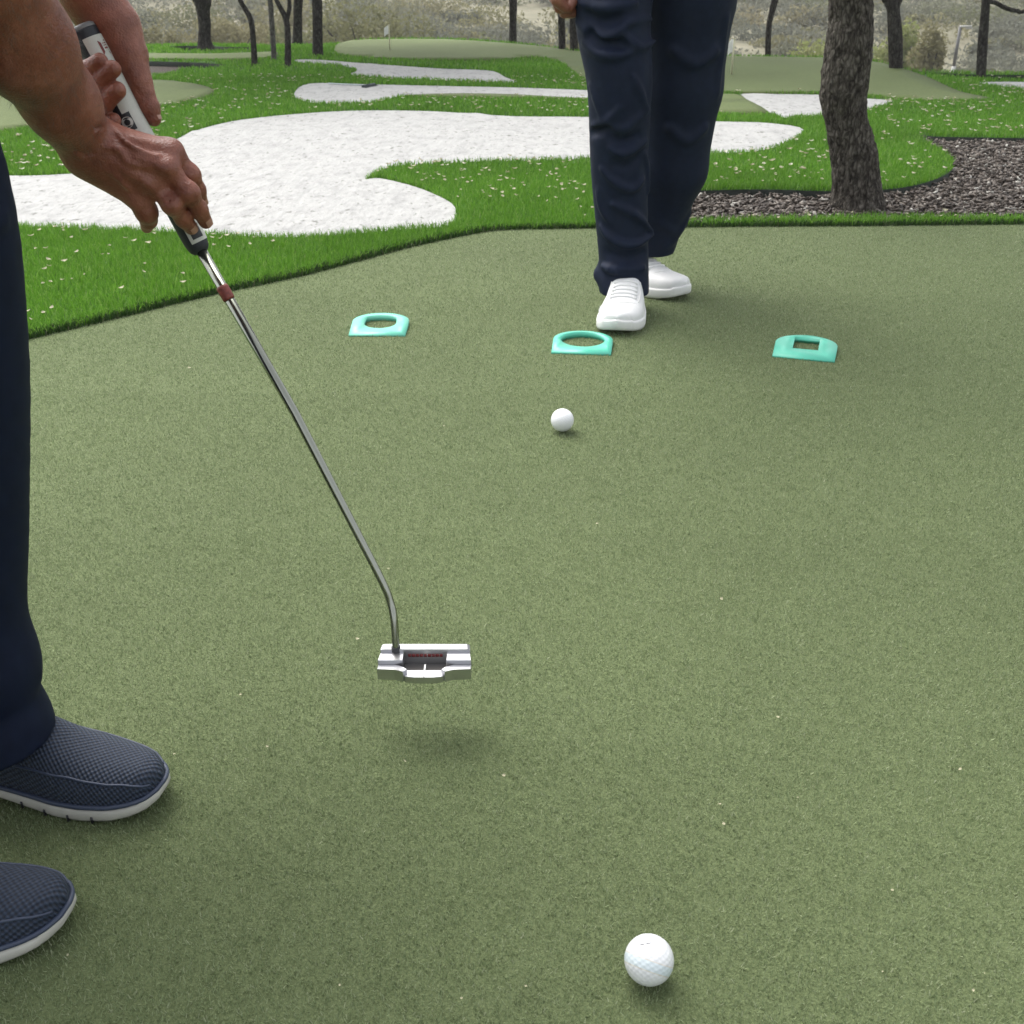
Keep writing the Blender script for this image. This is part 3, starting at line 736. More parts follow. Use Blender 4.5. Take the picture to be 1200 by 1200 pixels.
# flags
def flagstick(u, vtop, vbase, fw, fh, label, side):
    b = G(u, vbase); Y = b[1]; t = W(u, vtop, Y); ppm = FPX / (Y * CT + 0.3)
    root = empty('flagstick', tuple(b)); h = t[2] - b[2]
    mb = MB(); mb.tube([(0, 0, -0.02), (0, 0, h)], 0.006, 8); mb.tube([(0, 0, h), (0, 0, h + 0.008)], 0.009, 8); obj('pole', mb.mesh('pole'), M['pole'], root)
    mb = MB(); nx, nz = 7, 5; V = []
    for s_ in (0, 1):
        for a in range(nx):
            for c in range(nz):
                xx = a / (nx - 1); V.append((side * (0.004 + xx * fw / ppm), 0.012 * math.sin(xx * 5) + 0.0015 * s_, h - c / (nz - 1) * fh / ppm - 0.02 * xx * xx))
    F = []
    for s_ in (0, 1):
        o_ = s_ * nx * nz
        for a in range(nx - 1):
            for c in range(nz - 1): F.append((o_ + a * nz + c, o_ + a * nz + c + 1, o_ + (a + 1) * nz + c + 1, o_ + (a + 1) * nz + c))
    mb.add(np.array(V), np.array(F)); obj('flag', mb.mesh('flag'), M['flag'], root)
    tag(root, label, 'flag', 'small white flags on the far greens')
flagstick(457, 30, 60, 5, 9, 'small white flag on the far left green below the olive bush', -1)
flagstick(857, 46, 89, 6, 14, 'small white flag peeking past the walking man\'s dark trousers', -1)

# rake lying in the second bunker
a, b = G(385, 100), G(432, 102.5)
root = empty('bunker_rake', tuple(b)); d = a - b; d[2] = 0; L = np.linalg.norm(d); d /= L; nrm = np.array([-d[1], d[0], 0])
mb = MB(); mb.tube([np.array([0, 0, 0.012]), d * L + np.array([0, 0, 0.012])], 0.004, 8); obj('handle', mb.mesh('handle'), M['rakeh'], root)
mb = MB(); mb.tube([-nrm * 0.075 + np.array([0, 0, .014]), nrm * 0.075 + np.array([0, 0, .014])], 0.008, 8)
for q in np.linspace(-0.07, 0.07, 7): mb.tube([nrm * q + np.array([0, 0, .014]), nrm * q - d * 0.04 + np.array([0, 0, 0.0])], [0.005, 0.003], 6)
obj('rake_head', mb.mesh('rake_head'), M['rake'], root)
tag(root, 'dark rake lying flat on the sand of the far narrow bunker', 'rake')

# ------------------------------------------------------------------ turf
def frustum(P, m=0.35):
    zc = P[:, 1] * CT + CAMZ * ST
    return np.abs(P[:, 0]) < zc * (600 / FPX) + m

def blades(P, z, length, width, lean, rng, twoseg=False, curl=0.5):
    n = len(P); a = rng.uniform(0, 2 * np.pi, n); d = np.column_stack([np.cos(a), np.sin(a), np.zeros(n)])
    f = rng.uniform(0, 2 * np.pi, n); side = np.column_stack([np.cos(f), np.sin(f), np.zeros(n)]) * (width / 2)[:, None]
    base = np.column_stack([P, z]); ln = lean
    up = np.array([0, 0, 1.0])
    mid = base + (length * 0.55)[:, None] * (up * np.cos(ln * 0.6)[:, None] + d * np.sin(ln * 0.6)[:, None])
    l2 = ln * (1 + curl)
    tip = mid + (length * 0.45)[:, None] * (up * np.cos(l2)[:, None] + d * np.sin(l2)[:, None])
    if twoseg:
        V = np.stack([base - side, base + side, mid + side * 0.85, mid - side * 0.85, tip], 1).reshape(-1, 3)
        b = np.arange(n)[:, None] * 5
        return V, [b + np.array([0, 1, 2, 3]), b + np.array([3, 2, 4])]
    V = np.stack([base - side, base + side, tip + side * 0.45, tip - side * 0.45], 1).reshape(-1, 3)
    return V, [np.arange(n)[:, None] * 4 + np.array([0, 1, 2, 3])]

rg = np.random.default_rng(3)
# putting-green fibres: short curled pile
bands = [(0.25, 1.0, 190000), (1.0, 1.5, 140000), (1.5, 2.1, 90000), (2.1, 2.8, 56000), (2.8, 3.75, 34000)]
Vb, Fb, n0 = [], [], 0
for y0, y1, den in bands:
    xm = (y1 * CT + CAMZ * ST) * (600 / FPX) + 0.35
    n = int(2 * xm * (y1 - y0) * den)
    P = np.column_stack([rg.uniform(-xm, xm, n), rg.uniform(y0, y1, n)])
    P = P[frustum(P)]; P = P[inpoly(P, green_poly)]
    n = len(P); s = math.sqrt(150000 / den)
    V, F = blades(P, np.full(n, -0.0005), rg.uniform(0.0030, 0.0060, n), rg.uniform(0.0008, 0.0013, n) * s, rg.uniform(0.15, 0.95, n), rg)
    Vb.append(V); Fb += [f + n0 for f in F]; n0 += len(V)
o = obj('turf_fibres', np_mesh('turf_fibres', np.concatenate(Vb), Fb, False), M['green_fibre'])
tag(o, 'short olive green curled pile of the artificial putting green', 'turf', kind='stuff')

# lawn blades
lawn_bands = [(1.2, 2.6, 42000, 0.0020), (2.6, 3.6, 38000, 0.0022), (3.6, 4.6, 24000, 0.0028), (4.6, 6.2, 12000, 0.0038), (6.2, 8.5, 6000, 0.0054), (8.5, 12.8, 2800, 0.0078)]
Vb, F4, F3, n0 = [], [], [], 0
for y0, y1, den, wd in lawn_bands:
    xm = (y1 * CT + CAMZ * ST) * (600 / FPX) + 0.4
    n = int(2 * xm * (y1 - y0) * den)
    P = np.column_stack([rg.uniform(-xm, xm, n), rg.uniform(y0, y1, n)]); P = P[frustum(P)]
    P = P[classify(P) == 9]; n = len(P)
    pn = np.array([mnoise.noise((x * 2.2, y * 2.2, 0.0)) for x, y in P]) if n else np.zeros(0)
    V, F = blades(P, H(P[:, 0], P[:, 1]) - 0.002, rg.uniform(0.025, 0.036, n) * (1 + 0.12 * pn), rg.uniform(0.75, 1.25, n) * wd, rg.uniform(0.05, 0.75, n), rg, True, 0.7)
    Vb.append(V); F4.append(F[0] + n0); F3.append(F[1] + n0); n0 += len(V)
o = obj('grass', np_mesh('grass', np.concatenate(Vb), [np.concatenate(F4), np.concatenate(F3)], False), M['lawn_blade'])
tag(o, 'bright green long pile turf around the bunkers and mulch bed', 'grass', kind='stuff')

# dark blades painting the shade under the cut edge of the long turf
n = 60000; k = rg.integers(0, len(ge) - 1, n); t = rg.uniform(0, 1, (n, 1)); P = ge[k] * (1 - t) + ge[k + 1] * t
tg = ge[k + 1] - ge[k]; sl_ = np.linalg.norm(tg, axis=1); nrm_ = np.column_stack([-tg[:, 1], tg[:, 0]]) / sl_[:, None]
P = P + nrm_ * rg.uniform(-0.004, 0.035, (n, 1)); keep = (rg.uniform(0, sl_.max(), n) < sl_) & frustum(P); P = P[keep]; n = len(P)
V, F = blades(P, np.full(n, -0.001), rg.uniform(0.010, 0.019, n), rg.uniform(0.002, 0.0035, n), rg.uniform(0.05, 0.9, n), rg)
tag(obj('edge_shade', np_mesh('edge_shade', V, F, False), M['edge_shade']), 'dark fibres painted as shade along the cut edge of the long turf', 'edge_shade', kind='stuff')

# mulch chips
Vb, Fb, n0 = [], [], 0
for (x0, x1, y0, y1, den) in [(0.4, 3.6, 3.4, 6.0, 5200)]:
    n = int((x1 - x0) * (y1 - y0) * den)
    P = np.column_stack([rg.uniform(x0, x1, n), rg.uniform(y0, y1, n)]); P = P[frustum(P, 0.6)]; P = P[classify(P) == 3]; n = len(P)
    a = rg.normal(size=(n, 3)); a[:, 2] *= 0.35; a /= np.linalg.norm(a, axis=1)[:, None]
    b = np.cross(a, rg.normal(size=(n, 3)) * [0.4, 0.4, 1]); b /= np.linalg.norm(b, axis=1)[:, None]; c = np.cross(a, b)
    la, lb, lc = rg.uniform(0.004, 0.014, (n, 1)), rg.uniform(0.0025, 0.006, (n, 1)), rg.uniform(0.001, 0.003, (n, 1))
    ctr = np.column_stack([P, -0.028 + rg.uniform(0, 0.018, n)])
    V = np.stack([ctr + sx * a * la + sy * b * lb + sz * c * lc for sx in (-1, 1) for sy in (-1, 1) for sz in (-1, 1)], 1).reshape(-1, 3)
    FF = np.array([[0, 1, 3, 2], [4, 6, 7, 5], [0, 4, 5, 1], [2, 3, 7, 6], [0, 2, 6, 4], [1, 5, 7, 3]])
    Fb.append((np.arange(n)[:, None, None] * 8 + FF).reshape(-1, 4) + n0); Vb.append(V); n0 += len(V)
o = obj('mulch_chips', np_mesh('mulch_chips', np.concatenate(Vb), [np.concatenate(Fb)], False), M['chip'])
tag(o, 'brown and grey wood chips spread around the oak trunk', 'mulch', kind='stuff')

# ================================================================== PEOPLE
def shoe_profile(L=0.29, wd=1.0, hs=1.0):
    s = np.array([0, .012, .04, .09, .16, .26, .36, .48, .60, .72, .84, .93, .98, 1.0])
    wl = np.array([.002, .015, .0275, .038, .045, .049, .048, .044, .040, .037, .035, .031, .022, .004]) * wd
    ht = np.array([.014, .024, .031, .0355, .039, .044, .052, .067, .082, .090, .090, .086, .078, .060]) * hs
    off = np.array([.004, .004, .004, .003, .002, .0, -.001, -.003, -.003, -.002, 0, 0, 0, 0])
    bot = np.array([.020, .015, .0115, .0075, .0035, .0005, 0, .003, .010, .010, .003, 0, .002, .006])
    return s, wl, ht, off, bot

def shoe(person, toe, ang, med, upper, sole_m, L=0.29, wd=1.0, hs=1.0, style='knit', label=None):
    """toe: floor point under the toe tip; local +x towards the toe. med: +1 when the inner side is local +y"""
    root = bpy.data.objects.new('shoe', None)
    s0, w0, h0, o0, b0 = shoe_profile(L, wd, hs)
    s = np.concatenate([np.linspace(0, .06, 12), np.linspace(.075, .93, 56), np.linspace(.94, 1, 10)])
    wv, hv, ov, bv = [np.interp(s, s0, q) for q in (w0, h0, o0, b0)]
    ker = np.array([1, 2, 1]) / 4
    for arr in (hv, ov, bv):
        for _ in range(6): arr[1:-1] = np.convolve(arr, ker, 'valid')
    for _ in range(2): wv[3:-3] = np.convolve(wv[2:-2], ker, 'valid')
    ov = ov * med * 2.0
    st = 0.0155 if style == 'knit' else 0.026     # sole thickness at its top edge
    x = -s * L
    K = 41; ph = np.linspace(0, np.pi, K)
    e = 0.72
    V, UV = [], []
    for i in range(len(s)):
        cy = np.sign(np.cos(ph)) * np.abs(np.cos(ph)) ** e; sz = np.sin(ph) ** 0.8
        zt = np.interp(s[i], s0, b0) * 0.6 + st
        yy = ov[i] + wv[i] * cy; zz = zt - 0.004 + (hv[i]) * sz
        arc = np.concatenate([[0], np.cumsum(np.hypot(np.diff(yy), np.diff(zz)))]); arc -= arc[K // 2]
        for k in range(K): V.append((x[i], yy[k], zz[k])); UV.append((s[i] * L, arc[k]))
    n = len(s); F = []
    for i in range(n - 1):
        for k in range(K - 1): F.append((i * K + k, (i + 1) * K + k, (i + 1) * K + k + 1, i * K + k + 1))
    ca, sa = math.cos(ang), math.sin(ang)
    def place(o): o.rotation_euler = (0, 0, ang); o.location = toe
    V += [(x[0] + .0008, ov[0], V[K // 2][2] * .5 + V[0][2] * .5), (x[-1] - .0008, ov[-1], V[-K // 2][2] * .5 + V[-1][2] * .5)]; UV += [UV[K // 2], UV[-K // 2 - 2]]
    T3 = [(n * K, k, k + 1) for k in range(K - 1)] + [(n * K + 1, (n - 1) * K + k + 1, (n - 1) * K + k) for k in range(K - 1)]
    me = np_mesh('upper', np.array(V), [np.array(F), np.array(T3)], True, UV)
    o = bpy.data.objects.new('shoe', me); me.materials.append(upper); link(o, person); place(o)
    if label: o['label'] = label
    # sole
    Q = 0.0035
    P2 = np.array([(x[i], ov[i] + wv[i]) for i in range(n)] + [(x[i], ov[i] - wv[i]) for i in range(n - 1, -1, -1)])
    t2_ = np.roll(P2, -1, 0) - np.roll(P2, 1, 0); N2 = np.column_stack([-t2_[:, 1], t2_[:, 0]]); N2 /= np.linalg.norm(N2, axis=1)[:, None] + 1e-9
    if N2[n // 2, 1] < 0: N2 = -N2
    for _ in range(2): N2 = (np.roll(N2, 1, 0) + 2 * N2 + np.roll(N2, -1, 0)) / 4
    N2 /= np.linalg.norm(N2, axis=1)[:, None] + 1e-9
    rows = []
    for zf in (0.0, 0.25, 0.8, 1.0):
        ring = []
        infl = Q * (1.0 if 0 < zf < 1 else (0.6 if zf == 1 else 0.35))
        for side in (1, -1):
            rng_ = range(n) if side == 1 else range(n - 1, -1, -1)
            for i in rng_:
                zb = np.interp(s[i], s0, b0); zb2 = zb if (side * med > 0 or s[i] < .4 or s[i] > .9) else zb * 0.35
                zt = zb * 0.6 + st + (0.003 if s[i] < .06 else 0)
                kk = i if side == 1 else 2 * n - 1 - i
                ring.append((P2[kk, 0] + N2[kk, 0] * infl, P2[kk, 1] + N2[kk, 1] * infl, zb2 + (zt - zb2) * zf))
        rows.append(ring)
    V = np.array([p for r_ in rows for p in r_]); m_ = 2 * n; F = []
    for a in range(3):
        for k in range(m_): F.append((a * m_ + (k + 1) % m_, a * m_ + k, (a + 1) * m_ + k, (a + 1) * m_ + (k + 1) % m_))
    for a in (0, 3):
        for i in range(n - 1):
            q = (a * m_ + i, a * m_ + i + 1, a * m_ + m_ - 2 - i, a * m_ + m_ - 1 - i); F.append(q if a == 0 else q[::-1])
    mb = MB(); mb.add(V, np.array(F))
    if style == 'knit':
        for side in (1, -1):
            for sx in (.22, .31, .40, .49, .60, .70, .80):
                i = int(np.argmin(abs(s - sx))); zb = np.interp(s[i], s0, b0)
                mb.box((x[i], ov[i] + side * (wv[i] + Q - 0.001), zb + 0.0035), (0.0022, 0.004, 0.008), mi=1)
    so = obj('sole', mb.mesh('sole', True), [sole_m, M['dark']], o)
    # trim
    def edge_tube(ang_f, s1, s2, r, mat, nm, lift=0.0):
        mb = MB()
        for side in ang_f:
            pts_ = []
            for i in range(n):
                if s1 <= s[i] <= s2:
                    k = side(s[i]); c = np.cos(k); sn = np.sin(k)
                    zt = np.interp(s[i], s0, b0) * 0.6 + st
                    pts_.append((x[i] + 0.0028 * max(0, 1 - s[i] / .05) * (lift > .0005), ov[i] + (wv[i] + lift) * np.sign(c) * abs(c) ** e, zt - 0.004 + hv[i] * sn ** 0.8 + lift * sn))
            mb.tube(np.array(pts_), r, 6)
        return obj(nm, mb.mesh(nm), mat, o)
    if style == 'knit':
        order = list(range(n - 2, -1, -1)) + list(range(2 * n - 1, n, -1))
        mb = MB(); mb.tube(np.array([(P2[k, 0] + N2[k, 0] * .0012, P2[k, 1] + N2[k, 1] * .0012, np.interp(s[k if k < n else 2 * n - 1 - k], s0, b0) * 0.6 + st + 0.0028) for k in order]), 0.0026, 8)
        obj('piping', mb.mesh('piping'), M['navy_rubber'], o)
        edge_tube([lambda q: 0.50 + 0.25 * min(q / .1, 1) - max(0, q - .3) * 1.3, lambda q: np.pi - 0.50 - 0.25 * min(q / .1, 1) + max(0, q - .3) * 1.3], 0.02, 0.52, 0.0013, M['navy_rubber'], 'seam', 0.0003)
    else:
        # laces, toe-cap seam and eyestays
        mb = MB()
        for q in range(5):
            sx = .34 + q * .045; i = int(np.argmin(abs(s - sx))); zt = np.interp(s[i], s0, b0) * 0.6 + st
            pts_ = [(x[i] + 0.004 * math.sin(t * 3), ov[i] + wv[i] * np.sign(math.cos(t)) * abs(math.cos(t)) ** e, zt - 0.002 + hv[i] * math.sin(t) ** 0.8) for t in np.linspace(1.05, 2.09, 9)]
            mb.tube(np.array(pts_), 0.0032, 6)
        obj('lace', mb.mesh('lace'), M['white_shoe'], o)
        edge_tube([lambda q: 1.0 - 0.3 * q], 0.30, 0.6, 0.0022, M['white_sole'], 'eyestay', 0.0004)
        edge_tube([lambda q: np.pi - 1.0 + 0.3 * q], 0.30, 0.6, 0.0022, M['white_sole'], 'eyestay', 0.0004)
        mb = MB(); i = int(np.argmin(abs(s - .24))); zt = np.interp(s[i], s0, b0) * 0.6 + st
        mb.tube(np.array([(x[i] - 0.018 * abs(math.cos(t)), ov[i] + wv[i] * np.sign(math.cos(t)) * abs(math.cos(t)) ** e, zt - 0.0035 + hv[i] * math.sin(t) ** 0.8) for t in np.linspace(0.15, 2.99, 21)]), 0.0018, 6)
        obj('toe_seam', mb.mesh('toe_seam'), M['white_sole'], o)
    return o

def sdf_obj(name, fields, mat, parent, it=1):
    V, F, n = [], [], 0
    for f in fields:
        v, q = f.mesh(it); V.append(v); F.append(q + n); n += len(v)
    return obj(name, np_mesh(name, np.concatenate(V), [np.concatenate(F)]), mat, parent)

def head_field(c, fwd):
    c = np.asarray(c, float); f = np.asarray(fwd, float); f /= np.linalg.norm(f); up = np.array([0, 0, 1.0]); up = up - f * (up @ f); up /= np.linalg.norm(up); sd = np.cross(f, up)
    Rm = np.stack([f, sd, up])           # rows: local axes
    F = Field(c - 0.2, c + 0.2, 0.005)
    L = lambda a, b, d: c + f * a + sd * b + up * d
    F.ball(L(-.01, 0, .03), (.098, .076, .10), 0, rot=Rm)
    F.ball(L(.03, 0, -.055), (.062, .058, .07), .03, rot=Rm)
    F.chain([L(.09, 0, .01), L(.112, 0, -.028)], [.009, .014], .015)
    F.ball(L(.085, .03, .02), .017, .006, 's'); F.ball(L(.085, -.03, .02), .017, .006, 's')
    F.ball(L(.076, .03, .02), .0125, .002); F.ball(L(.076, -.03, .02), .0125, .002)
    F.chain([L(.092, -.022, -.062), L(.098, 0, -.06), L(.092, .022, -.062)], .007, .008)
    F.chain([L(.094, -.02, -.0665), L(.101, 0, -.066), L(.094, .02, -.0665)], .0022, .003, op='s')
    for q in (-1, 1): F.ball(L(-.01, q * .078, -.005), (.02, .009, .032), .006, rot=Rm)
    F.chain([L(-.03, 0, -.06), L(-.06, 0, -.17)], [.055, .058], .03)
    Hf = Field(c - 0.2, c + 0.22, 0.006)
    Hf.ball(L(-.018, 0, .04), (.102, .082, .103), 0, rot=Rm)
    Hf.ball(L(.09, 0, -.03), (.09, .12, .10), .01, 's', rot=Rm)
    Hf.ball(L(0, 0, -.12), (.2, .2, .10), .01, 's', rot=Rm)
    return F, Hf

# ------------------------------------------------------------------ walking man
walker = empty('person', (0.33, 2.75, 0.0))
tag(walker, 'man in navy trousers and white shoes walking across the green behind the putting cups', 'person')
WO = np.array([0.33, 2.75, 0.0])
RL = [np.array(p) for p in [(0.262, 2.745, 0.93), (0.224, 2.70, 0.70), (0.243, 2.675, 0.53), (0.252, 2.69, 0.34), (0.272, 2.702, 0.14), (0.277, 2.682, 0.04)]]
RR = [0.105, 0.088, 0.0745, 0.0675, 0.0615, 0.061]
LL = [np.array(p) for p in [(0.40, 2.79, 0.93), (0.406, 2.83, 0.70), (0.407, 2.85, 0.50), (0.403, 2.87, 0.31), (0.366, 2.905, 0.135), (0.366, 2.915, 0.075)]]
LR = [0.120, 0.110, 0.098, 0.084, 0.063, 0.056]
T_ = Field((0.10, 2.52, 0.02), (0.60, 3.05, 1.05), 0.0045)
T_.chain(spline(np.column_stack([RL, RR]), 6, False)[:, :3], spline(np.column_stack([RL, RR]), 6, False)[:, 3] - .001, 0.0, 0.002)
T_.chain(LL, LR, 0.006, 0.02)
T_.chain([(0.26, 2.75, 0.93), (0.41, 2.78, 0.93)], [0.125, 0.125], 0.05)
T_.chain([(0.33, 2.76, 0.95), (0.33, 2.76, 1.02)], [0.155, 0.15], 0.05)
def leg_surf(u, v, C, Rd, out=0.0):
    C = np.array(C); Yc = 2.69
    for _ in range(4):
        p = W(u, v, Yc); z = p[2]
        o_ = np.argsort(C[:, 2]); cx = np.interp(z, C[o_, 2], C[o_, 0]); cy = np.interp(z, C[o_, 2], C[o_, 1]); rr = np.interp(z, C[o_, 2], np.array(Rd)[o_])
        dx = np.clip((p[0] - cx) / rr, -0.97, 0.97); Yc = cy - rr * math.sqrt(1 - dx * dx) - out
    return W(u, v, Yc)
folds = [([(676, 26), (689, 38), (709, 44), (726, 37), (739, 26), (763, 22)], .009), ([(685, 50), (700, 62), (720, 66), (739, 62)], .010), ([(731, 40), (739, 49), (752, 55), (768, 48)], .008),
         ([(694, 148), (713, 141), (726, 126)], .007), ([(711, 145), (730, 152), (742, 143), (759, 128)], .007), ([(715, 174), (728, 181), (742, 176), (757, 165)], .008),
         ([(705, 198), (722, 215), (741, 222), (754, 211)], .008), ([(718, 240), (745, 252), (764, 270)], .008), ([(704, 266), (712, 277), (732, 287), (750, 285), (765, 275)], .009), ([(706, 312), (722, 317), (755, 314)], .010),
         ([(680, 4), (710, 10), (745, 4)], .009), ([(692, 100), (700, 122), (706, 140)], .006), ([(742, 90), (752, 110), (757, 128)], .006), ([(700, 225), (705, 245), (712, 258)], .006), ([(756, 180), (759, 200), (760, 225)], .006)]
for px, rd in folds:
    q = spline(np.array([leg_surf(u, v, RL, RR, rd * 0.25) for u, v in px]), 3, False)
    T_.chain(q, np.concatenate([np.linspace(rd * .5, rd * 1.1, len(q) // 2), np.linspace(rd * 1.1, rd * .5, len(q) - len(q) // 2)]), 0.011, 0.001)
for px, rd in [([(690, 18), (705, 26), (725, 22)], .007), ([(692, 40), (705, 52), (728, 52)], .007), ([(690, 156), (712, 152)], .006), ([(715, 160), (730, 166), (748, 158)], .006), ([(720, 192), (735, 196), (748, 186)], .006), ([(712, 296), (735, 304), (755, 298)], .007)]:
    q = spline(np.array([leg_surf(u, v, RL, RR, rd * 0.5) for u, v in px]), 3, False)
    T_.chain(q, rd * 1.4, 0.010, 0.001, op='s')
for px, rd in [([(775, 262), (790, 272), (800, 262)], .008), ([(780, 285), (790, 278), (806, 250)], .008), ([(790, 60), (815, 75), (838, 60)], .009), ([(785, 150), (805, 165), (825, 150)], .008), ([(850, 20), (846, 60), (838, 110)], .006)]:
    q = spline(np.array([leg_surf(u, v, LL, LR, 0.0) for u, v in px]), 3, False)
    T_.chain(q, rd, 0.016, 0.001)
T_.chain([(0.215, 2.70, 0.085), (0.235, 2.68, 0.075)], [0.013, 0.012], 0.03)      # cloth breaking over the shoe
T_.cut_below(0.043)
T_.f[:, T_.ax[1] > 2.8, :] = np.maximum(T_.f[:, T_.ax[1] > 2.8, :], (0.088 - T_.ax[2])[None, None, :].astype(np.float32))
o = sdf_obj('trousers', [T_], M['navy'], walker, 1); o.location = tuple(-WO)
# body: head, arms and hands in one mesh
hc = W(655, 6, 2.70)
A_ = Field((-0.02, 2.50, 0.60), (0.22, 2.95, 1.20), 0.0035)
wr = np.array([0.085, 2.73, 0.80]); el = np.array([0.07, 2.80, 1.05])
A_.chain([wr, el, (0.10, 2.80, 1.19)], [.026, .040, .045], 0)
kn = [W(649, -6, 2.66), W(655, -2, 2.675), W(661, 0, 2.69), W(667, 0, 2.71)]
for i, k_ in enumerate(kn):
    A_.chain([wr + np.array([0, (i - 1.5) * .012, -.02]), k_], [.018, .015], .012)
    p1 = k_ + np.array([0.012, 0.004, -0.030 + 0.003 * abs(i - 1)]); p2 = p1 + np.array([0.024, 0.006, 0.0]); p3 = p2 + np.array([0.012, 0.004, 0.016])
    A_.chain([k_, p1, p2, p3], [.0125, .0105, .0095, .008], .0035, .003)
A_.chain([wr + np.array([0, -.02, -.03]), kn[0] + np.array([.006, -.016, -.01]), kn[0] + np.array([.026, -.01, -.026])], [.016, .013, .010], .006)
A2 = Field((0.50, 2.55, 0.72), (0.78, 3.05, 1.26), 0.005)
wl_ = np.array([0.61, 2.84, 0.93])
A2.chain([wl_, (0.66, 2.90, 1.08), (0.60, 2.82, 1.19)], [.026, .040, .045], 0)
for i in range(4):
    k_ = wl_ + np.array([-.01, (i - 1.5) * .02, -.09]); A2.chain([wl_ + np.array([0, (i - 1.5) * .012, -.02]), k_], [.018, .014], .012)
    A2.chain([k_, k_ + np.array([-.012, 0, -.035]), k_ + np.array([-.03, 0, -.05])], [.0105, .0095, .008], .003, .003)
A2.chain([wl_ + np.array([0, -.02, -.03]), wl_ + np.array([-.02, -.04, -.08])], [.016, .011], .006)
HF, HR = head_field((0.34, 2.70, 1.62), (0, -1, -0.25))
o = sdf_obj('body', [A_, A2, HF], M['skin2'], walker, 1); o.location = tuple(-WO)
o2 = sdf_obj('hair', [HR], M['hair'], walker); o2.location = tuple(-WO)
S_ = Field((0.0, 2.5, 0.90), (0.72, 3.05, 1.56), 0.008)
S_.chain([(0.34, 2.77, 0.98), (0.34, 2.76, 1.2), (0.34, 2.77, 1.38)], [.165, .17, .13], 0, .05, flat=((0, 1, 0), 0.75))
S_.chain([(0.16, 2.78, 1.42), (0.52, 2.78, 1.42)], [.065, .065], .06)
S_.chain([(0.14, 2.78, 1.42), (0.085, 2.80, 1.14)], [.065, .06], .03); S_.chain([(0.54, 2.78, 1.42), (0.65, 2.88, 1.11)], [.065, .06], .03)
S_.chain([(0.34, 2.76, 1.42), (0.34, 2.75, 1.49)], [.08, .065], .04)
o = sdf_obj('shirt', [S_], M['shirt'], walker); o.location = tuple(-WO)
# shoes
t1 = G(727, 395)
sh = shoe(walker, (t1[0] - WO[0] - 0.002, t1[1] - WO[1], 0.001), R(-97), -1, M['white_shoe'], M['white_sole'], 0.295, 1.10, 0.84, 'plain')
t2 = G(800, 353)
sh = shoe(walker, (t2[0] - WO[0], t2[1] - WO[1], 0.001), R(-52), 1, M['white_shoe'], M['white_sole'], 0.295, 1.05, 0.9, 'plain')

# ------------------------------------------------------------------ golfer
GO = np.array([-0.55, 0.84, 0.0])
golfer = empty('person', tuple(GO))
tag(golfer, 'man at the left edge in dark navy trousers and knit slip-on shoes gripping a putter', 'person')
T_ = Field((-0.80, 0.58, 0.04), (-0.34, 1.10, 1.05), 0.005)
fl = [(-.59, .93, .88), (-.517, .935, .66), (-.513, .94, .50), (-.529, .937, .33), (-.545, .931, .215), (-.548, .925, .155), (-.549, .922, .128), (-.549, .920, .072)]
fr = [.115, .094, .081, .067, .0615, .069, .0615, .073]
_l = spline(np.column_stack([fl, fr]), 6, False); fl = [tuple(q[:3]) for q in _l]; fr = list(_l[:, 3])
T_.chain(fl, fr, 0, .002)
T_.chain([(p[0] - .015, p[1] - .195, p[2]) for p in fl], fr, .004, .002)
T_.chain([(-.58, .78, .90), (-.58, .90, .90)], .14, .05); T_.chain([(-.58, .84, .93), (-.575, .84, 1.02)], .165, .05)
T_.chain([(-.512, .895, .150), (-.500, .93, .140), (-.518, .97, .145)], [.009, .011, .008], .016)       # break above the hem
T_.chain([(-.50, .873, .30), (-.492, .90, .27), (-.505, .94, .25)], .006, .012)
T_.chain([(-.455, .855, .60), (-.43, .89, .595), (-.424, .93, .60)], [.004, .005, .004], .010)
T_.chain([(-.55, .872, .20), (-.525, .880, .16), (-.505, .895, .10)], .007, .012)
T_.cut_below(0.072)
o = sdf_obj('trousers', [T_], M['navy_dark'], golfer); o.location = tuple(-GO)
shoe(golfer, (-.361 - GO[0], .910 - GO[1], 0.001), R(-7), -1, M['knit'], M['grey_sole'], 0.29, 0.95, 1.0, 'knit')
shoe(golfer, (-.402 - GO[0], .727 - GO[1], 0.001), R(-3), 1, M['knit'], M['grey_sole'], 0.29, 0.95, 1.0, 'knit')

# putter axis
GT, GB = W(98, 36, 1.195), W(236, 296, 1.178)
# right arm and hand (seen from its back)
h_ = 0.00135
RA = Field((-.56, 0.895, .50), (-.28, 1.24, .90), 0.0015)
wrist = W(99, 166, 1.128)
elbow = W(-75, -125, 0.965)
fm = wrist * 0.55 + elbow * 0.45 + np.array([-.004, 0, 0])
axis = (elbow - wrist) / np.linalg.norm(elbow - wrist)
view = ray(90, 150); view /= np.linalg.norm(view)
RA.chain([wrist, wrist * .8 + elbow * .2, fm, elbow], [.0275, .031, .0415, .050], 0, .02, flat=(view, 0.82))
mets = [((118, 158, 1.142), (200, 178, 1.150), .0135, .0112), ((110, 168, 1.130), (195, 198, 1.131), .0150, .0122), ((103, 178, 1.130), (180, 217, 1.128), .0150, .0120), ((98, 188, 1.137), (164, 233, 1.134), .0140, .0105)]
for a, b, ra, rb in mets: RA.chain([W(*a), W(*b)], [ra, rb], .016)
RA.chain([W(112, 182, 1.15), W(150, 205, 1.152), W(168, 205, 1.155)], [.018, .018, .014], .02)       # palm
RA.chain([W(130, 165, 1.155), W(165, 180, 1.165), W(190, 205, 1.192), W(205, 232, 1.20)], [.016, .014, .0115, .009], .008)   # thumb behind the grip
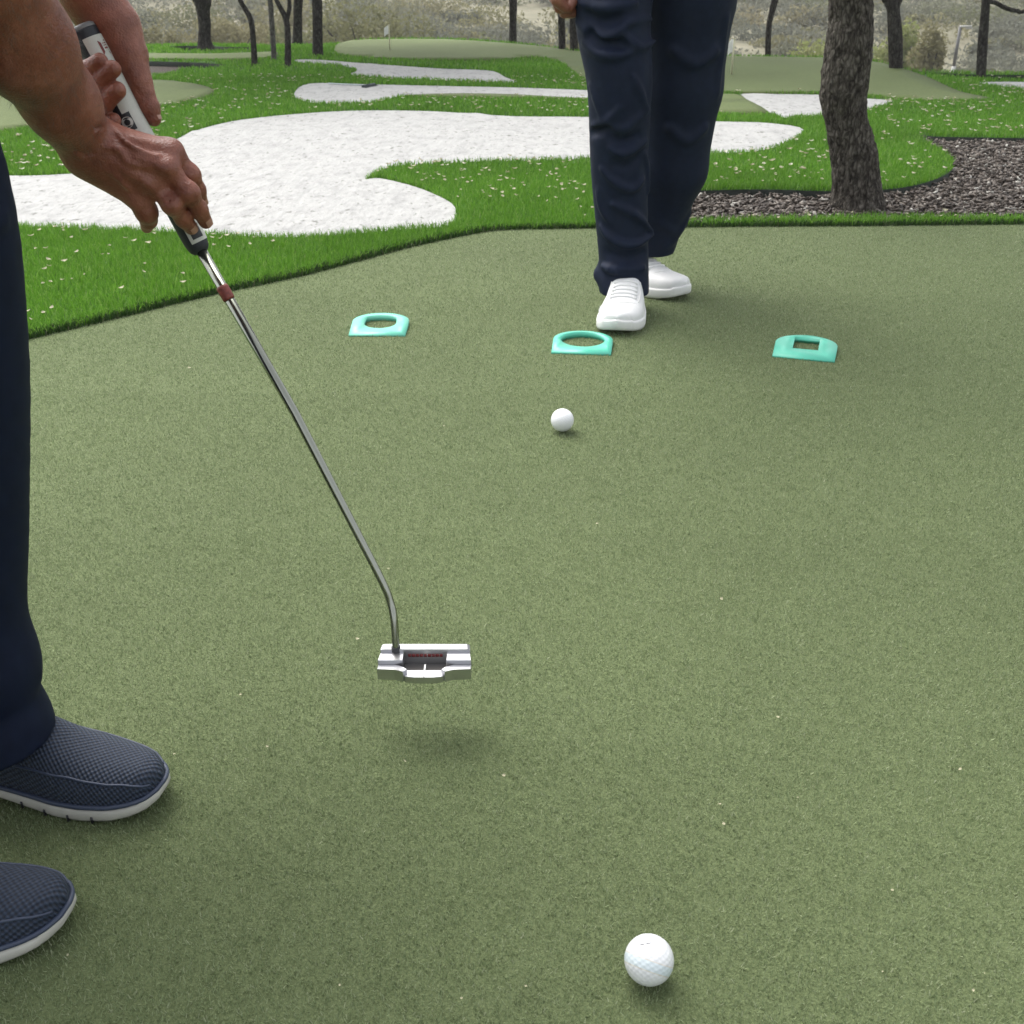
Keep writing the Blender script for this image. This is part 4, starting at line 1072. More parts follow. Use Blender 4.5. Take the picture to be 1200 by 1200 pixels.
fingers = [
    ([(200, 178, 1.150), (222, 205, 1.156), (231, 222, 1.164), (236, 236, 1.171)], [.0108, .0090, .0080, .0068]),
    ([(195, 198, 1.132), (221, 226, 1.133), (233, 245, 1.145), (241, 260, 1.154)], [.0108, .0090, .0082, .0072]),
    ([(180, 217, 1.129), (202, 239, 1.128), (215, 256, 1.142), (224, 267, 1.152)], [.0106, .0090, .0082, .0073]),
    ([(164, 233, 1.134), (172, 249, 1.138), (174, 258, 1.149), (172, 266, 1.158)], [.0100, .0090, .0080, .0064])]
for kf, (pts_, rd) in enumerate(fingers):
    P = [W(*p) for p in pts_]
    RA.chain(P, rd, .0009, .006)
    toward = np.array([0, -1.0, 0.35])
    RA.ball(P[0] + toward * 0.0012, rd[0] * 1.0, .012)                # knuckle
    RA.ball(P[1] + toward * 0.0005, rd[1] * 1.03, .008)
    d = P[2] - P[1]; d /= np.linalg.norm(d); sd_ = np.cross(d, toward); sd_ /= np.linalg.norm(sd_)
    if kf == 3: continue
    for q in (-0.003, 0.0, 0.003):                                   # joint wrinkles
        c = P[1] + d * q + toward * rd[1] * 1.02
        RA.chain([c - sd_ * rd[1] * .6 - toward * .0018, c, c + sd_ * rd[1] * .6 - toward * .0018], .0003, .0012, op='s')
    c = P[2] + toward * rd[2] * 0.98
    RA.chain([c - sd_ * rd[2] * .6 - toward * .0018, c, c + sd_ * rd[2] * .6 - toward * .0018], .0005, .0012, op='s')
# tendons, veins and hollows on the back of the hand
toward = np.array([0, -1.0, 0.35])
for (a, b, c) in [((128, 158, 1.130), (168, 168, 1.130), (197, 178, 1.137)), ((122, 168, 1.118), (160, 184, 1.115), (192, 198, 1.117)), ((118, 178, 1.117), (150, 200, 1.115), (176, 216, 1.116))]:
    RA.chain([W(*a) + [0, .0022, 0], W(*b) + [0, .0022, 0], W(*c) + [0, .0020, 0]], [.0026, .0032, .0042], .010)
for pts_ in [[(120, 172, 1.1135), (140, 176, 1.113), (150, 190, 1.113), (172, 197, 1.1145)], [(135, 152, 1.130), (150, 168, 1.1175), (172, 180, 1.1185), (186, 184, 1.122)], [(112, 190, 1.119), (132, 202, 1.1155), (152, 222, 1.118)]]:
    RA.chain(spline(np.array([W(*p) for p in pts_]), 4, False), .0019, .0045)
for a, b in [((172, 206, 1.110), (192, 220, 1.116)), ((160, 224, 1.113), (172, 236, 1.119))]:
    RA.chain([W(*a) + [0, -.0045, 0], W(*b) + [0, -.0035, 0]], [.004, .006], .014, op='s')
for pts_ in [[(96, 140, 1.098), (112, 150, 1.098), (124, 150, 1.110)], [(88, 176, 1.100), (100, 182, 1.103), (108, 180, 1.105)]]:
    RA.chain([W(*p) for p in pts_], .0012, .004, op='s')               # wrist creases
# left arm and hand: fingers closed round the grip from behind, thumb down its right side
LA = Field((-.52, 1.08, .56), (-.30, 1.30, .92), h_)
lw = W(107, -4, 1.222); le = np.array([-.47, 1.17, 1.0])
LA.chain([lw, lw * .6 + le * .4, le], [.0275, .033, .044], 0, .02)
LA.chain([lw, W(133, 32, 1.222), W(147, 62, 1.218)], [.0265, .0245, .0200], .015, .01)                        # heel of the hand
LA.chain([W(136, 30, 1.215), W(151, 66, 1.209), W(163, 95, 1.203)], [.0185, .0160, .0125], .012, .006)      # thenar
LA.chain([W(158, 84, 1.205), W(168, 110, 1.200), W(175, 126, 1.198), W(180, 139, 1.196)], [.0130, .0108, .0102, .0078], .006, .004)
for a, b in [((118, 30, 1.236), (98, 78, 1.228)), ((124, 34, 1.238), (104, 98, 1.230)), ((130, 40, 1.238), (114, 118, 1.228)), ((138, 46, 1.235), (126, 138, 1.224))]:
    LA.chain([W(*a), W(*b)], [.018, .0125], .014)
lf = [([(96, 82, 1.226), (92, 90, 1.198), (100, 84, 1.172), (117, 72, 1.1665)], [.0105, .0098, .0094, .0084]),
      ([(102, 104, 1.228), (99, 110, 1.198), (110, 100, 1.170), (132, 81, 1.1645)], [.0110, .0104, .0100, .0086]),
      ([(112, 124, 1.226), (110, 131, 1.198), (120, 121, 1.169), (137, 106, 1.1640)], [.0110, .0106, .0104, .0092]),
      ([(124, 142, 1.222), (121, 148, 1.196), (126, 145, 1.171), (133, 141, 1.167)], [.0100, .0095, .0090, .0078])]
for k, (pts_, rd) in enumerate(lf):
    P = [W(*p) for p in pts_]; LA.chain(P, np.array(rd) * .97, .0010, .005)
    d = P[3] - P[2]; d /= np.linalg.norm(d); sd_ = np.cross(d, toward); sd_ /= np.linalg.norm(sd_)
    for q in (0.25, 0.42):
        c = P[2] * (1 - q) + P[3] * q + toward * rd[2] * .97
        LA.chain([c - sd_ * rd[2] * .6 - toward * .002, c, c + sd_ * rd[2] * .6 - toward * .002], .0008, .0016, op='s')
for q in range(3):                                                      # thumb joint creases
    c = W(166 + q * 2.2, 106 + q * 4, 1.188); LA.chain([c + [-.007, 0.001, .002], c, c + [.007, .001, -.002]], .0008, .002, op='s')
HF, HR = head_field((-.20, .98, 1.36), (0.45, 0.35, -0.7))
UA = Field((-.60, .60, .78), (-.20, 1.25, 1.30), 0.005)                 # upper arms under the sleeves
UA.chain([elbow, (-.36, .78, 1.12)], [.049, .055], 0, .02); UA.chain([le, (-.34, 1.08, 1.14)], [.043, .052], 0, .02)
o = sdf_obj('body', [RA, LA, UA, HF], M['skin'], golfer, 1); o.location = tuple(-GO); body_g = o
o = sdf_obj('hair', [HR], M['hair'], golfer); o.location = tuple(-GO)
S_ = Field((-.85, .55, .88), (-.10, 1.32, 1.36), 0.008)
S_.chain([(-.575, .84, .98), (-.50, .86, 1.10), (-.40, .92, 1.17)], [.168, .165, .13], 0, .05)
S_.chain([(-.35, .77, 1.15), (-.33, 1.09, 1.17)], .07, .06)
S_.chain([(-.36, .77, 1.14), elbow * .72 + np.array([-.36, .77, 1.14]) * .28 + [0, 0, .02]], [.072, .066], .03)
S_.chain([(-.34, 1.09, 1.15), (-.44, 1.15, 1.05)], [.07, .06], .03)
S_.chain([(-.34, .93, 1.18), (-.29, .95, 1.24)], [.08, .065], .04)
o = sdf_obj('shirt', [S_], M['shirt'], golfer); o.location = tuple(-GO)
# fingernails
def nail(tip, prev, rd, out, nm='fingernail'):
    tip, prev = np.asarray(tip), np.asarray(prev); d = tip - prev; d /= np.linalg.norm(d)
    n_ = np.asarray(out, float); n_ = n_ - d * (n_ @ d); n_ /= np.linalg.norm(n_); s_ = np.cross(d, n_)
    V, F = [], []; A, B = 9, 9
    for i in range(A):
        for j in range(B):
            a = (i / (A - 1) - .5) * 2; b = (j / (B - 1) - .5) * 1.7
            rr = rd * 1.055; wdt = (1 - 0.25 * max(0, abs(a) - .5))
            ang_ = b * 0.62 * wdt
            V.append(tip - d * (rd * 0.25) + d * (a * rd * 0.62) + n_ * rr * (math.cos(ang_) - 0.03 * a * a) + s_ * rr * math.sin(ang_))
    for i in range(A - 1):
        for j in range(B - 1): F.append((i * B + j, (i + 1) * B + j, (i + 1) * B + j + 1, i * B + j + 1))
    me = np_mesh(nm, np.array(V), [np.array(F)]); return obj(nm, me, M['nail'], body_g)
for k, out in ((0, (.5, -.6, .5)), (1, (.55, -.75, .35)), (2, (.35, -.85, .3))):
    P = [W(*p) for p in fingers[k][0]]; nail(P[3], P[2], fingers[k][1][3], out)
nail(W(180, 139, 1.196), W(175, 126, 1.198), .0078, (.8, -.1, .5))
# short dark hairs on the forearms
hv, hf = RA.mesh(0); hr = np.random.default_rng(77)
along = (hv - wrist) @ axis
cand_ = hv[(along > 0.0) & (along < 0.24)]; ax0 = wrist + np.outer((cand_ - wrist) @ axis, axis); nr = cand_ - ax0; nr /= np.linalg.norm(nr, axis=1)[:, None]
pk = hr.choice(len(cand_), 3200, replace=False); b_ = cand_[pk]; nr = nr[pk]
dr_ = -axis + nr * .45 + hr.normal(0, .35, (len(pk), 3)); dr_ /= np.linalg.norm(dr_, axis=1)[:, None]
sd3 = np.cross(dr_, nr); sd3 /= np.linalg.norm(sd3, axis=1)[:, None]; ln_ = hr.uniform(.005, .012, (len(pk), 1)); wd_ = .00009
tp_ = b_ + dr_ * ln_ - nr * .0012
hV = np.stack([b_ - sd3 * wd_ - nr * .0006, b_ + sd3 * wd_ - nr * .0006, b_ + dr_ * ln_ * .5 + sd3 * wd_ * .8, b_ + dr_ * ln_ * .5 - sd3 * wd_ * .8, tp_], 1).reshape(-1, 3)
kk = np.arange(len(pk))[:, None] * 5
ho = obj('arm_hair', np_mesh('arm_hair', hV, [kk + np.array([0, 1, 2, 3]), kk + np.array([3, 2, 4])], False), M['hair'], body_g); tag(ho, kind='stuff')
# watch strap on the left wrist
ax_ = (le - lw) / np.linalg.norm(le - lw); c0 = lw + ax_ * 0.020
wmb = MB(); e1 = np.cross(ax_, [0, 1, 0]); e1 /= np.linalg.norm(e1); e2 = np.cross(ax_, e1)
aa = np.linspace(0, 2 * np.pi, 37)[:-1]
ringV, ringF = [], []
for q, (dz_, rr) in enumerate([(-.010, .0290), (-.010, .0318), (.010, .0326), (.010, .030)]):
    for t in aa: ringV.append(c0 + ax_ * dz_ + (e1 * math.cos(t) + e2 * math.sin(t)) * rr)
for q in range(4):
    for t in range(36): ringF.append((q * 36 + t, q * 36 + (t + 1) % 36, ((q + 1) % 4) * 36 + (t + 1) % 36, ((q + 1) % 4) * 36 + t))
wmb.add(np.array(ringV), np.array(ringF)); o = obj('watch_strap', wmb.mesh('watch_strap'), M['dark'], golfer); o.location = tuple(-GO)

# ================================================================== PUTTER
hb = W(464, 762, 1.165); hb[2] = 0.024                                   # foot of the shaft on the head
YH = 1.045
hb = W(464, 761, YH)
PO = np.array([hb[0], hb[1], 0.0])
putter = empty('putter', tuple(PO))
tag(putter, 'steel putter with a white and black grip held by the man at left', 'putter')
ax_g = (GT - GB) / np.linalg.norm(GT - GB); Lg = np.linalg.norm(GT - GB)
SHY = lambda v: YH + (1.178 - YH) * (761 - v) / (761 - 296)
bend1 = W(458, 707, SHY(700)); bend0 = W(462, 728, SHY(728))
nearb = W(449, 684, SHY(680))
path = spline(np.array([hb + [0.001, 0, -.012], hb, bend0, bend1, nearb, W(425, 637, SHY(637))]), 6, False)
path = np.concatenate([path, [W(345, 483, SHY(483)), GB + ax_g * 0.02]])
sL = np.concatenate([[0], np.cumsum(np.linalg.norm(np.diff(path, axis=0), axis=1))])
mb = MB(); mb.tube(path - PO, np.interp(sL, [0, .10, .30, sL[-1]], [.0043, .0045, .0050, .0060]), 20)
obj('shaft', mb.mesh('shaft'), M['chrome'], putter)
rc, rc2 = W(261, 335, SHY(335)), W(270, 351, SHY(351))
t_ = np.linspace(0, 1, 7)
dsh = (GB + ax_g * 0.02 - W(345, 483, SHY(483))); dsh /= np.linalg.norm(dsh); b0_ = W(345, 483, SHY(483))
q1, q2 = b0_ + dsh * ((rc2 - b0_) @ dsh), b0_ + dsh * ((rc - b0_) @ dsh)
mb = MB(); mb.tube([q1 + (q2 - q1) * k - PO for k in t_], [.0062, .0067, .0065, .0069, .0066, .0068, .0062], 16); obj('tape_band', mb.mesh('tape_band'), M['redtape'], putter)
# grip: frame with f = towards the viewer, s = towards picture right
fdir = -ray(165, 165); fdir = fdir - ax_g * (fdir @ ax_g); fdir /= np.linalg.norm(fdir); sdir_ = np.cross(fdir, ax_g)
if sdir_[0] < 0: sdir_ = -sdir_
def grip_r(t): return np.interp(t, [0, .015, .04, .07, .12, .3, 1.0], [.0075, .0105, .0122, .0128, .0130, .0134, .0145])
def gpt(t, a, dr=0.0):
    r = grip_r(t) + dr
    return GB + ax_g * (Lg * t) + (fdir * math.cos(a) + sdir_ * math.sin(a)) * r
tt = np.concatenate([[0, .005, .015, .03], np.linspace(.05, .97, 60), [.985, .995, 1.0]])
mb = MB(); S = 48
V = np.array([gpt(t, 2 * math.pi * k / S) for t in tt for k in range(S)]); V = np.concatenate([V, [GB, GT]])
F = [(i * S + k, i * S + (k + 1) % S, (i + 1) * S + (k + 1) % S, (i + 1) * S + k) for i in range(len(tt) - 1) for k in range(S)]
nS = len(tt) * S
F3 = [(nS, (k + 1) % S, k) for k in range(S)] + [(nS + 1, (len(tt) - 1) * S + k, (len(tt) - 1) * S + (k + 1) % S) for k in range(S)]
mb.add(V - PO, [np.array(F), np.array(F3)]); grip = obj('grip', mb.mesh('grip'), M['black_grip'], putter)
def patch(nm, t0, t1, a0, a1, mat, dr=0.0004, nt_=50, na=24):
    ts, as_ = np.linspace(t0, t1, nt_), np.linspace(a0, a1, na)
    V = [gpt(t, a, dr) for t in ts for a in as_]
    F = [(i * na + j, i * na + j + 1, (i + 1) * na + j + 1, (i + 1) * na + j) for i in range(nt_ - 1) for j in range(na - 1)]
    return obj(nm, np_mesh(nm, np.array(V) - PO, [np.array(F)]), mat, grip)
patch('grip_panel', .048, .962, R(-22), R(150), M['white_grip'])
patch('end_badge', .064, .108, R(-6), R(48), M['dark'], .0007, 10, 12)
mb = MB(); mb.tube([GT - ax_g * .002 - PO, GT + ax_g * .0035 - PO, GT + ax_g * .005 - PO], [.0143, .0138, .011], 40); obj('end_cap', mb.mesh('end_cap'), plain('grey_cap_plastic', (0.16, 0.16, 0.16), 0.4), grip)

def letter(ch, size, tcen, acen, mat, nm, depth=0.0004, bold=0.0):
    cu = bpy.data.curves.new('letter', 'FONT'); cu.body = ch; cu.size = size; cu.align_x = 'CENTER'; cu.align_y = 'CENTER'; cu.offset = bold; cu.resolution_u = 6
    to = bpy.data.objects.new('tmp', cu); COL.objects.link(to)
    dg = bpy.context.evaluated_depsgraph_get(); me = bpy.data.meshes.new_from_object(to.evaluated_get(dg)); bpy.data.objects.remove(to)
    for v in me.vertices:
        t = tcen + v.co.y / Lg; r = grip_r(t); p = gpt(t, acen + v.co.x / r, depth) - PO; v.co = p
    me.materials.clear(); return obj(nm, me, mat, grip)
letter('E', 0.017, .905, R(44), M['maroon'], 'letter', .0006, .0012)
letter('E', 0.015, .907, R(48), M['white_grip'], 'letter', .0009, .0)
letter('O', 0.014, .605, R(-18), M['white_grip'], 'letter', .0010, .0006)
patch('print_block', .570, .645, R(-50), R(8), M['dark'], .0007, 12, 12)

# head: blade with cavity, wings and stepped rear flange. local x along the head, y towards the target, z up
hx0, hx1 = W(443, 770, YH - .01)[0], W(553, 770, YH - .01)[0]
hcx = (hx0 + hx1) / 2; wdt = (hx1 - hx0)
HZ = hb[2] - 0.0215
yf = PO[1] + 0.008                                                       # face plane
def outline(pts_, z0, z1, mat, nm, bev=0.0012):
    P = np.array(pts_, float); n = len(P)
    c = P.mean(0); Pi = c + (P - c) * (1 - bev / 0.02)
    V = np.concatenate([np.column_stack([Pi, np.full(n, z0)]), np.column_stack([P, np.full(n, z0 + bev)]), np.column_stack([P, np.full(n, z1 - bev)]), np.column_stack([Pi, np.full(n, z1)])])
    F = [(a * n + k, a * n + (k + 1) % n, (a + 1) * n + (k + 1) % n, (a + 1) * n + k) for a in range(3) for k in range(n)]
    me = bpy.data.meshes.new(nm)
    faces = [tuple(f) for f in F] + [tuple(range(n))[::-1], tuple(range(3 * n, 4 * n))]
    me.from_pydata([tuple(v) for v in V], [], faces); me.update(); return me
w2 = wdt / 2
def hd(pts_): return [(hcx - PO[0] + x, yf - PO[1] + y * 1.2) for x, y in pts_]
head = obj('putter_head', outline(hd([(-w2 * .94, 0), (w2 * .94, 0), (w2 * .96, -.009), (-w2 * .96, -.009)]), HZ, HZ + .0235, None, 'putter_head'), M['head'], putter)
for sx in (-1, 1):
    q = [(sx * w2 * .96, -.0088), (sx * w2 * .46, -.0088), (sx * w2 * .46, -.022), (sx * w2 * .99, -.022)]
    if sx > 0: q = q[::-1]
    obj('shoulder', outline(hd(q), HZ, HZ + .0195, None, 'shoulder', .0008), M['head'], head)
    q = [(sx * w2 * .99, -.0222), (sx * w2 * .62, -.0222), (sx * w2 * .44, -.0262), (sx * w2 * .36, -.0300), (sx * w2 * .44, -.0335), (sx * w2 * .62, -.0305), (sx * w2 * .99, -.0295)]
    if sx > 0: q = q[::-1]
    obj('flange_wing', outline(hd(q), HZ, HZ + .0140, None, 'flange_wing', .0008), M['head'], head)
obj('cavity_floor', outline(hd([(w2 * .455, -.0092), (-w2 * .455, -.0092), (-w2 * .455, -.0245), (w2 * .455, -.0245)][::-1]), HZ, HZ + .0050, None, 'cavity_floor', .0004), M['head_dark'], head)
obj('flange', outline(hd([(w2 * .46, -.0248), (-w2 * .46, -.0248), (-w2 * .40, -.0345), (-w2 * .2, -.0362), (w2 * .2, -.0362), (w2 * .40, -.0345)][::-1]), HZ, HZ + .0085, None, 'flange', .0008), M['head'], head)
obj('sight_line', outline(hd([(.0009, -.016), (-.0009, -.016), (-.0009, -.0352), (.0009, -.0352)][::-1]), HZ + .0052, HZ + .0092, None, 'sight_line', .0002), M['white_sole'], head)
mb = MB()                                                                # illegible red lettering in the cavity: short dashes
for k, x in enumerate(np.linspace(-w2 * .34, w2 * .34, 9)): mb.box((hcx - PO[0] + x, yf - PO[1] - .0094 * 1.2, HZ + .0155), (.0032 + .001 * (k % 2), .0008, .0035))
obj('engraving', mb.mesh('engraving', False), M['maroon'], head)
mb = MB(); mb.tube([hb - PO + [0, 0, -.016], hb - PO + [0, 0, .004]], [.0055, .0052], 16); obj('hosel', mb.mesh('hosel'), M['dark'], head)

# ================================================================== GOLF BALLS
def ball_mat(name, stripe):
    m, n, l, p = nt(name)
    p.inputs['Roughness'].default_value = 0.35; p.inputs['Coat Weight'].default_value = 0.3
    if not stripe:
        p.inputs['Base Color'].default_value = (0.70, 0.71, 0.72, 1); return m
    tc = n.new('ShaderNodeTexCoord'); sp = n.new('ShaderNodeSeparateXYZ'); l.new(tc.outputs['Object'], sp.inputs[0])
    r = ramp(n, [(0.0, (0.70, 0.71, 0.72)), (0.30, (0.70, 0.71, 0.72)), (0.315, (0.60, 0.55, 0.46)), (0.335, (0.60, 0.67, 0.70)), (0.50, (0.60, 0.67, 0.70)), (0.515, (0.64, 0.58, 0.50)), (0.535, (0.70, 0.71, 0.72))])
    r.color_ramp.interpolation = 'LINEAR'
    mr = n.new('ShaderNodeMapRange'); mr.inputs['From Min'].default_value = -.02135; mr.inputs['From Max'].default_value = .02135
    l.new(sp.outputs[2], mr.inputs['Value']); l.new(mr.outputs[0], r.inputs[0]); l.new(r.outputs[0], p.inputs['Base Color'])
    return m
def golf_ball_mesh():
    RB = 0.02135; nu, nv = 150, 90
    V = []
    th = np.linspace(0, np.pi, nv); ph = np.linspace(0, 2 * np.pi, nu, endpoint=False)
    D = np.array([[math.sin(a) * math.cos(b), math.sin(a) * math.sin(b), math.cos(a)] for a in th[1:-1] for b in ph] + [[0, 0, 1], [0, 0, -1]])
    k = np.arange(336) + .5; z = 1 - 2 * k / 336; g = np.pi * (1 + 5 ** .5) * k
    C = np.column_stack([np.sqrt(1 - z * z) * np.cos(g), np.sqrt(1 - z * z) * np.sin(g), z])
    dt = (D @ C.T).max(1); an = np.arccos(np.clip(dt, -1, 1)) / 0.092
    dep = np.where(an < 1, (1 - an ** 2), 0) * 0.00028
    V = D * (RB - dep)[:, None]
    F = [(i * nu + j, (i + 1) * nu + j, (i + 1) * nu + (j + 1) % nu, i * nu + (j + 1) % nu) for i in range(nv - 3) for j in range(nu)]
    t0, t1 = (nv - 2) * nu, (nv - 2) * nu + 1
    T3 = [(t0, j, (j + 1) % nu) for j in range(nu)] + [(t1, (nv - 3) * nu + (j + 1) % nu, (nv - 3) * nu + j) for j in range(nu)]
    return V, [np.array(F), np.array(T3)]
bV, bF = golf_ball_mesh()
def put_ball(u, v, stripe, label, rot):
    d = ray(u, v); t = (CAMZ - 0.0225) / -d[2]; c = np.array([0, 0, CAMZ]) + d * t
    o = obj('golf_ball', np_mesh('golf_ball', bV, bF), ball_mat('ball_white' if not stripe else 'ball_striped', stripe), None, (c[0], c[1], 0.0238))
    o.rotation_euler = rot; tag(o, label, 'golf ball', 'golf balls on the putting green'); return o
nb = put_ball(760.5, 1126, True, 'larger white golf ball with a pale stripe lying nearest the viewer', (R(18), R(12), R(20)))
fb = put_ball(659, 493, False, 'small plain white golf ball short of the middle putting cup', (0.4, 0.2, 0))
_up = Vector((-0.02, 0, 1))
_v = (Vector((0, 0, CAMZ)) - nb.location).normalized(); _s = _v.cross(Vector((0, 0, 1))).normalized() * -1; _u = _s.cross(_v).normalized()
_u = _u if _u.z > 0 else -_u
_n = (_u * 0.97 + _s * 0.2 + _v * 0.05).normalized(); nb.rotation_euler = _n.to_track_quat('Z', 'X').to_euler()
# small worn print on the near ball, on its upper side facing the viewer
mb = MB(); Rw = np.array(nb.rotation_euler.to_matrix())
c_w = np.array(nb.location); vdir = np.array([0, 0, CAMZ]) - c_w; vdir /= np.linalg.norm(vdir)
sx_ = np.cross(vdir, [0, 0, 1.0]); sx_ /= -np.linalg.norm(sx_); uy_ = np.cross(sx_, vdir); uy_ /= np.linalg.norm(uy_)
if uy_[2] < 0: uy_ = -uy_
for seg in ([(-.40, .50), (-.34, .53), (-.27, .55), (-.21, .57)], [(-.16, .60), (-.10, .60), (-.06, .63)], [(-.05, .60), (.0, .63), (.04, .62)]):
    P = []
    for a, b in spline(np.array(seg), 4, False):
        q = sx_ * a + uy_ * b + vdir * math.sqrt(1 - a * a - b * b); P.append((q * .02137) @ Rw)
    mb.tube(P, .00035, 5)
obj('print', mb.mesh('print'), M['dark'], nb)

# ================================================================== PUTTING CUPS (flat mint targets)
def cup(pl, pr, pback, hole, mat, label):
    a, b = G(*pl, 0.002), G(*pr, 0.002)
    ctr = (a + b) / 2; ex = (b - a); wdc = np.linalg.norm(ex[:2]); ex = ex / np.linalg.norm(ex); ey = np.array([-ex[1], ex[0], 0])
    bk = G(*pback, 0.018); dep = float((bk - ctr)[:2] @ ey[:2])
    root = empty('putting_cup', (ctr[0], ctr[1], 0.0), math.atan2(ex[1], ex[0]))
    w_ = wdc / 2
    out = [(-w_, 0), (w_, 0)]
    y1 = dep - w_ * 0.78
    for t in np.linspace(0, np.pi, 25): out.append((w_ * 1.02 * math.cos(t), y1 + (dep - y1) * math.sin(t)))
    cy = dep * 0.56 + (dep * 0.05 if hole != 'half' else 0)
    if hole == 'circle': hol = [(w_ * .76 * math.cos(t), cy + dep * .325 * math.sin(t)) for t in np.linspace(0, 2 * np.pi, 33)[:-1]]
    elif hole == 'half': hol = [(-w_ * .56, cy + dep * .22), ] + [(w_ * .58 * math.cos(t), cy - dep * .02 - dep * .24 * math.sin(t)) for t in np.linspace(np.pi, 0, 19)[0:]] + [(w_ * .56, cy + dep * .22)] + [(w_ * .56 * math.cos(t), cy + dep * .22 + dep * .10 * math.sin(t)) for t in np.linspace(0, np.pi, 9)[1:-1]]
    else: hol = [(-w_ * .42, cy - dep * .22), (w_ * .42, cy - dep * .22), (w_ * .42, cy + dep * .28), (-w_ * .42, cy + dep * .28)]
    if hole == 'half': hol = hol[1:-0] if False else hol
    P = out + hol; n1, n2 = len(out), len(hol)
    E = [(i, (i + 1) % n1) for i in range(n1)] + [(n1 + i, n1 + (i + 1) % n2) for i in range(n2)]
    v, e, f, *_ = delaunay_2d_cdt([Vector(p) for p in P], E, [], 0, 1e-6)
    Pv = np.array([(p.x, p.y) for p in v]); Fv = np.array(f)
    cen = Pv[Fv].mean(1); keep = inpoly(cen, np.array(out)) & ~inpoly(cen, np.array(hol)); Fv = Fv[keep]
    ar = np.cross(Pv[Fv[:, 1]] - Pv[Fv[:, 0]], Pv[Fv[:, 2]] - Pv[Fv[:, 0]]); Fv[ar < 0] = Fv[ar < 0][:, ::-1]
    def topz(y): return np.interp(y, [0, dep], [0.004, 0.0145])
    n = len(Pv); V = np.concatenate([np.column_stack([Pv, topz(Pv[:, 1])]), np.column_stack([Pv, np.full(n, -0.001)])])
    Ed = np.concatenate([Fv[:, [0, 1]], Fv[:, [1, 2]], Fv[:, [2, 0]]]); _, inv, cn = np.unique(np.sort(Ed, 1), axis=0, return_inverse=True, return_counts=True)
    B = Ed[cn[inv.ravel()] == 1]
    Q = np.stack([B[:, 1], B[:, 0], B[:, 0] + n, B[:, 1] + n], -1)
    obj('ramp', np_mesh('ramp', V, [Fv, Fv[:, ::-1] + n, Q], False), mat, root)
    tag(root, label, 'putting cup', 'mint putting cups in a row')
cup((408.5, 393.5), (475, 393.5), (443, 365), 'half', M['pale_mint'], 'pale mint putting cup with a half round hole, left of the three')
cup((646, 413.5), (716, 416), (689, 386), 'circle', M['mint'], 'mint putting cup with a large round hole at the white shoe')
cup((905, 417.5), (978, 424.5), (950, 391.5), 'square', M['mint'], 'mint putting cup with a small square hole, right of the three')

# ================================================================== LEAVES AND CRUMBS
lV, lF = [], []
for i in range(7):
    t = i / 6; wv_ = 0.0075 * math.sin(math.pi * min(max(t, .04), .96)) ** 0.7 * (1 + .25 * math.sin(t * 19))
    for j, s_ in enumerate((-1, 0, 1)): lV.append((0.022 * (t - .5), s_ * wv_, 0.003 * abs(s_) + 0.004 * (t - .5) ** 2 * 4))
for i in range(6):
    for j in range(2): lF.append((i * 3 + j, (i + 1) * 3 + j, (i + 1) * 3 + j + 1, i * 3 + j + 1))
leaf_me = np_mesh('dry_leaf', np.array(lV), [np.array(lF)]); leaf_me.materials.append(M['leaf'])
rg = np.random.default_rng(29)
cand = []
n = 60000
P = np.column_stack([rg.uniform(-5, 5, n), rg.uniform(2.0, 8.2, n)]); P = P[frustum(P, 0.2)]; cl = classify(P); P = P[cl == 9]
dn = np.array([mnoise.noise((x * 1.1, y * 1.1, 9.0)) for x, y in P])
dist_edge = np.array([np.min(np.hypot(ge[:, 0] - x, ge[:, 1] - y)) for x, y in P])
pr = np.clip(0.55 + 0.8 * dn, 0.03, 1) * np.where((dist_edge < 0.3) & (P[:, 0] < 0.2), 0.18, 1) * np.where(P[:, 1] < 5, 1.0, 0.75)
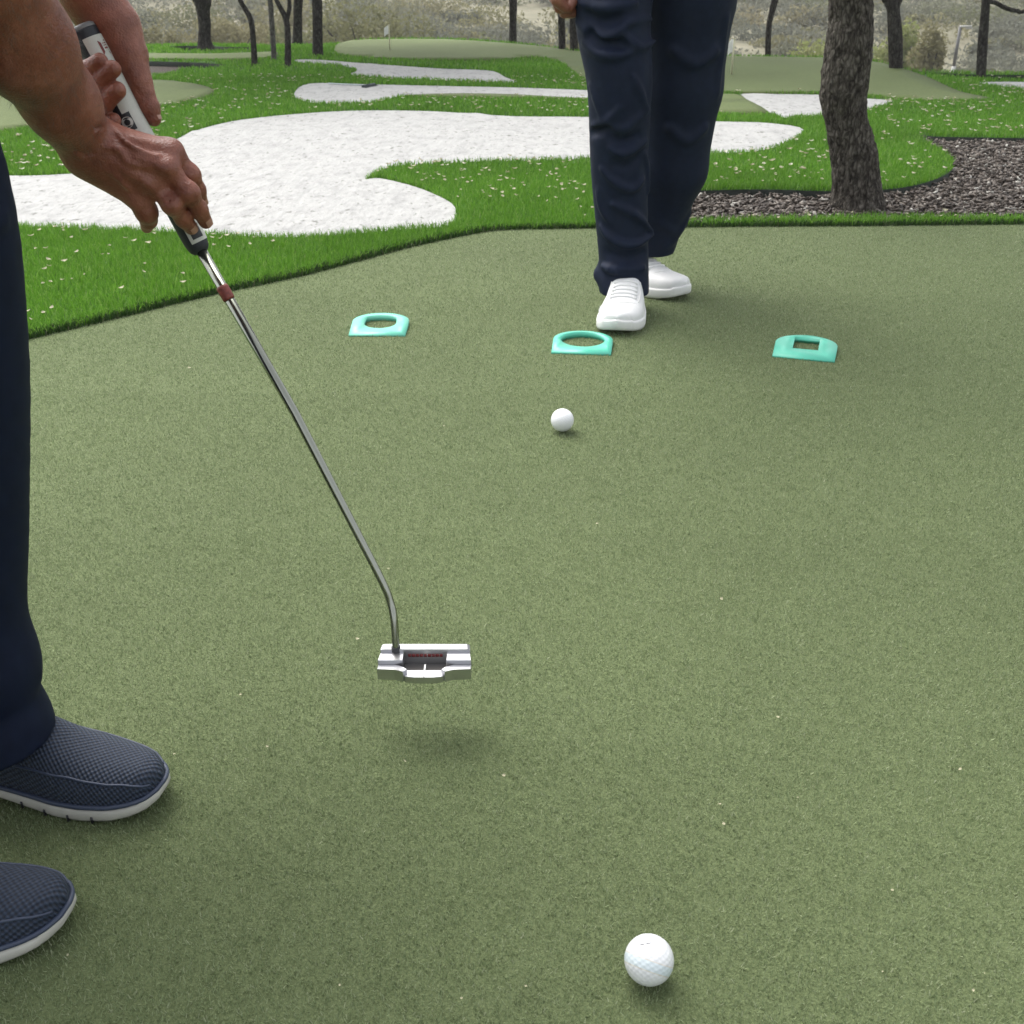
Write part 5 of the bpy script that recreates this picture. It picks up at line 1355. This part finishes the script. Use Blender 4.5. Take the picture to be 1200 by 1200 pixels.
sel = rg.uniform(0, 1, len(P)) < pr; P = P[sel]; P = P[:1150]; P = P[np.argsort(P[:, 1])]
near, far = P[:285], P[285:]
grp = 'dry leaves scattered on the bright green turf'
for x, y in near:
    o = bpy.data.objects.new('dry_leaf', leaf_me); s_ = rg.uniform(0.40, 0.85); o.scale = (s_, s_ * rg.uniform(0.7, 1.3), s_)
    o.location = (x, y, float(H(x, y)) + 0.024 + rg.uniform(0, .006)); o.rotation_euler = (rg.normal(0, .18), rg.normal(0, .18), rg.uniform(0, 6.28)); link(o)
    tag(o, 'small pale dry leaf lying on the bright green turf', 'leaf', grp)
Vb, Fb, n0 = [], [], 0
for x, y in far:
    a = rg.uniform(0, 6.28); c, s_ = math.cos(a), math.sin(a); L = np.array(lV) * rg.uniform(.6, 1.2)
    Vb.append(np.column_stack([L[:, 0] * c - L[:, 1] * s_, L[:, 0] * s_ + L[:, 1] * c, L[:, 2]]) + [x, y, float(H(x, y)) + .027]); Fb.append(np.array(lF) + n0); n0 += len(lV)
tag(obj('leaf_litter', np_mesh('leaf_litter', np.concatenate(Vb), [np.concatenate(Fb)]), M['leaf']), 'pale dry leaf specks strewn over the far turf', 'leaves', kind='stuff')
# crumbs on the putting green
crumbs = [(282, 815), (205, 885), (1125, 903), (935, 936), (1045, 1045), (843, 944), (848, 967), (912, 842), (398, 1156), (616, 1157), (541, 1171), (474, 893), (313, 876), (700, 615), (1034, 1140), (1153, 1142), (419, 750), (455, 668), (845, 703), (1140, 1162), (80, 1120), (590, 910), (520, 500), (350, 505), (880, 610), (300, 372), (222, 432), (600, 480)]
for u, v in crumbs:
    g = G(u, v, .006); o = bpy.data.objects.new('leaf_crumb', leaf_me); s_ = rg.uniform(.075, .16) * (g[1] + .5) * 0.9
    o.scale = (s_, s_ * 1.1, s_); o.location = (g[0], g[1], .0075); o.rotation_euler = (rg.normal(0, .3), rg.normal(0, .3), rg.uniform(0, 6.28)); link(o)
    tag(o, 'tiny pale leaf crumb lying on the olive putting green', 'crumb', 'pale crumbs on the putting green')
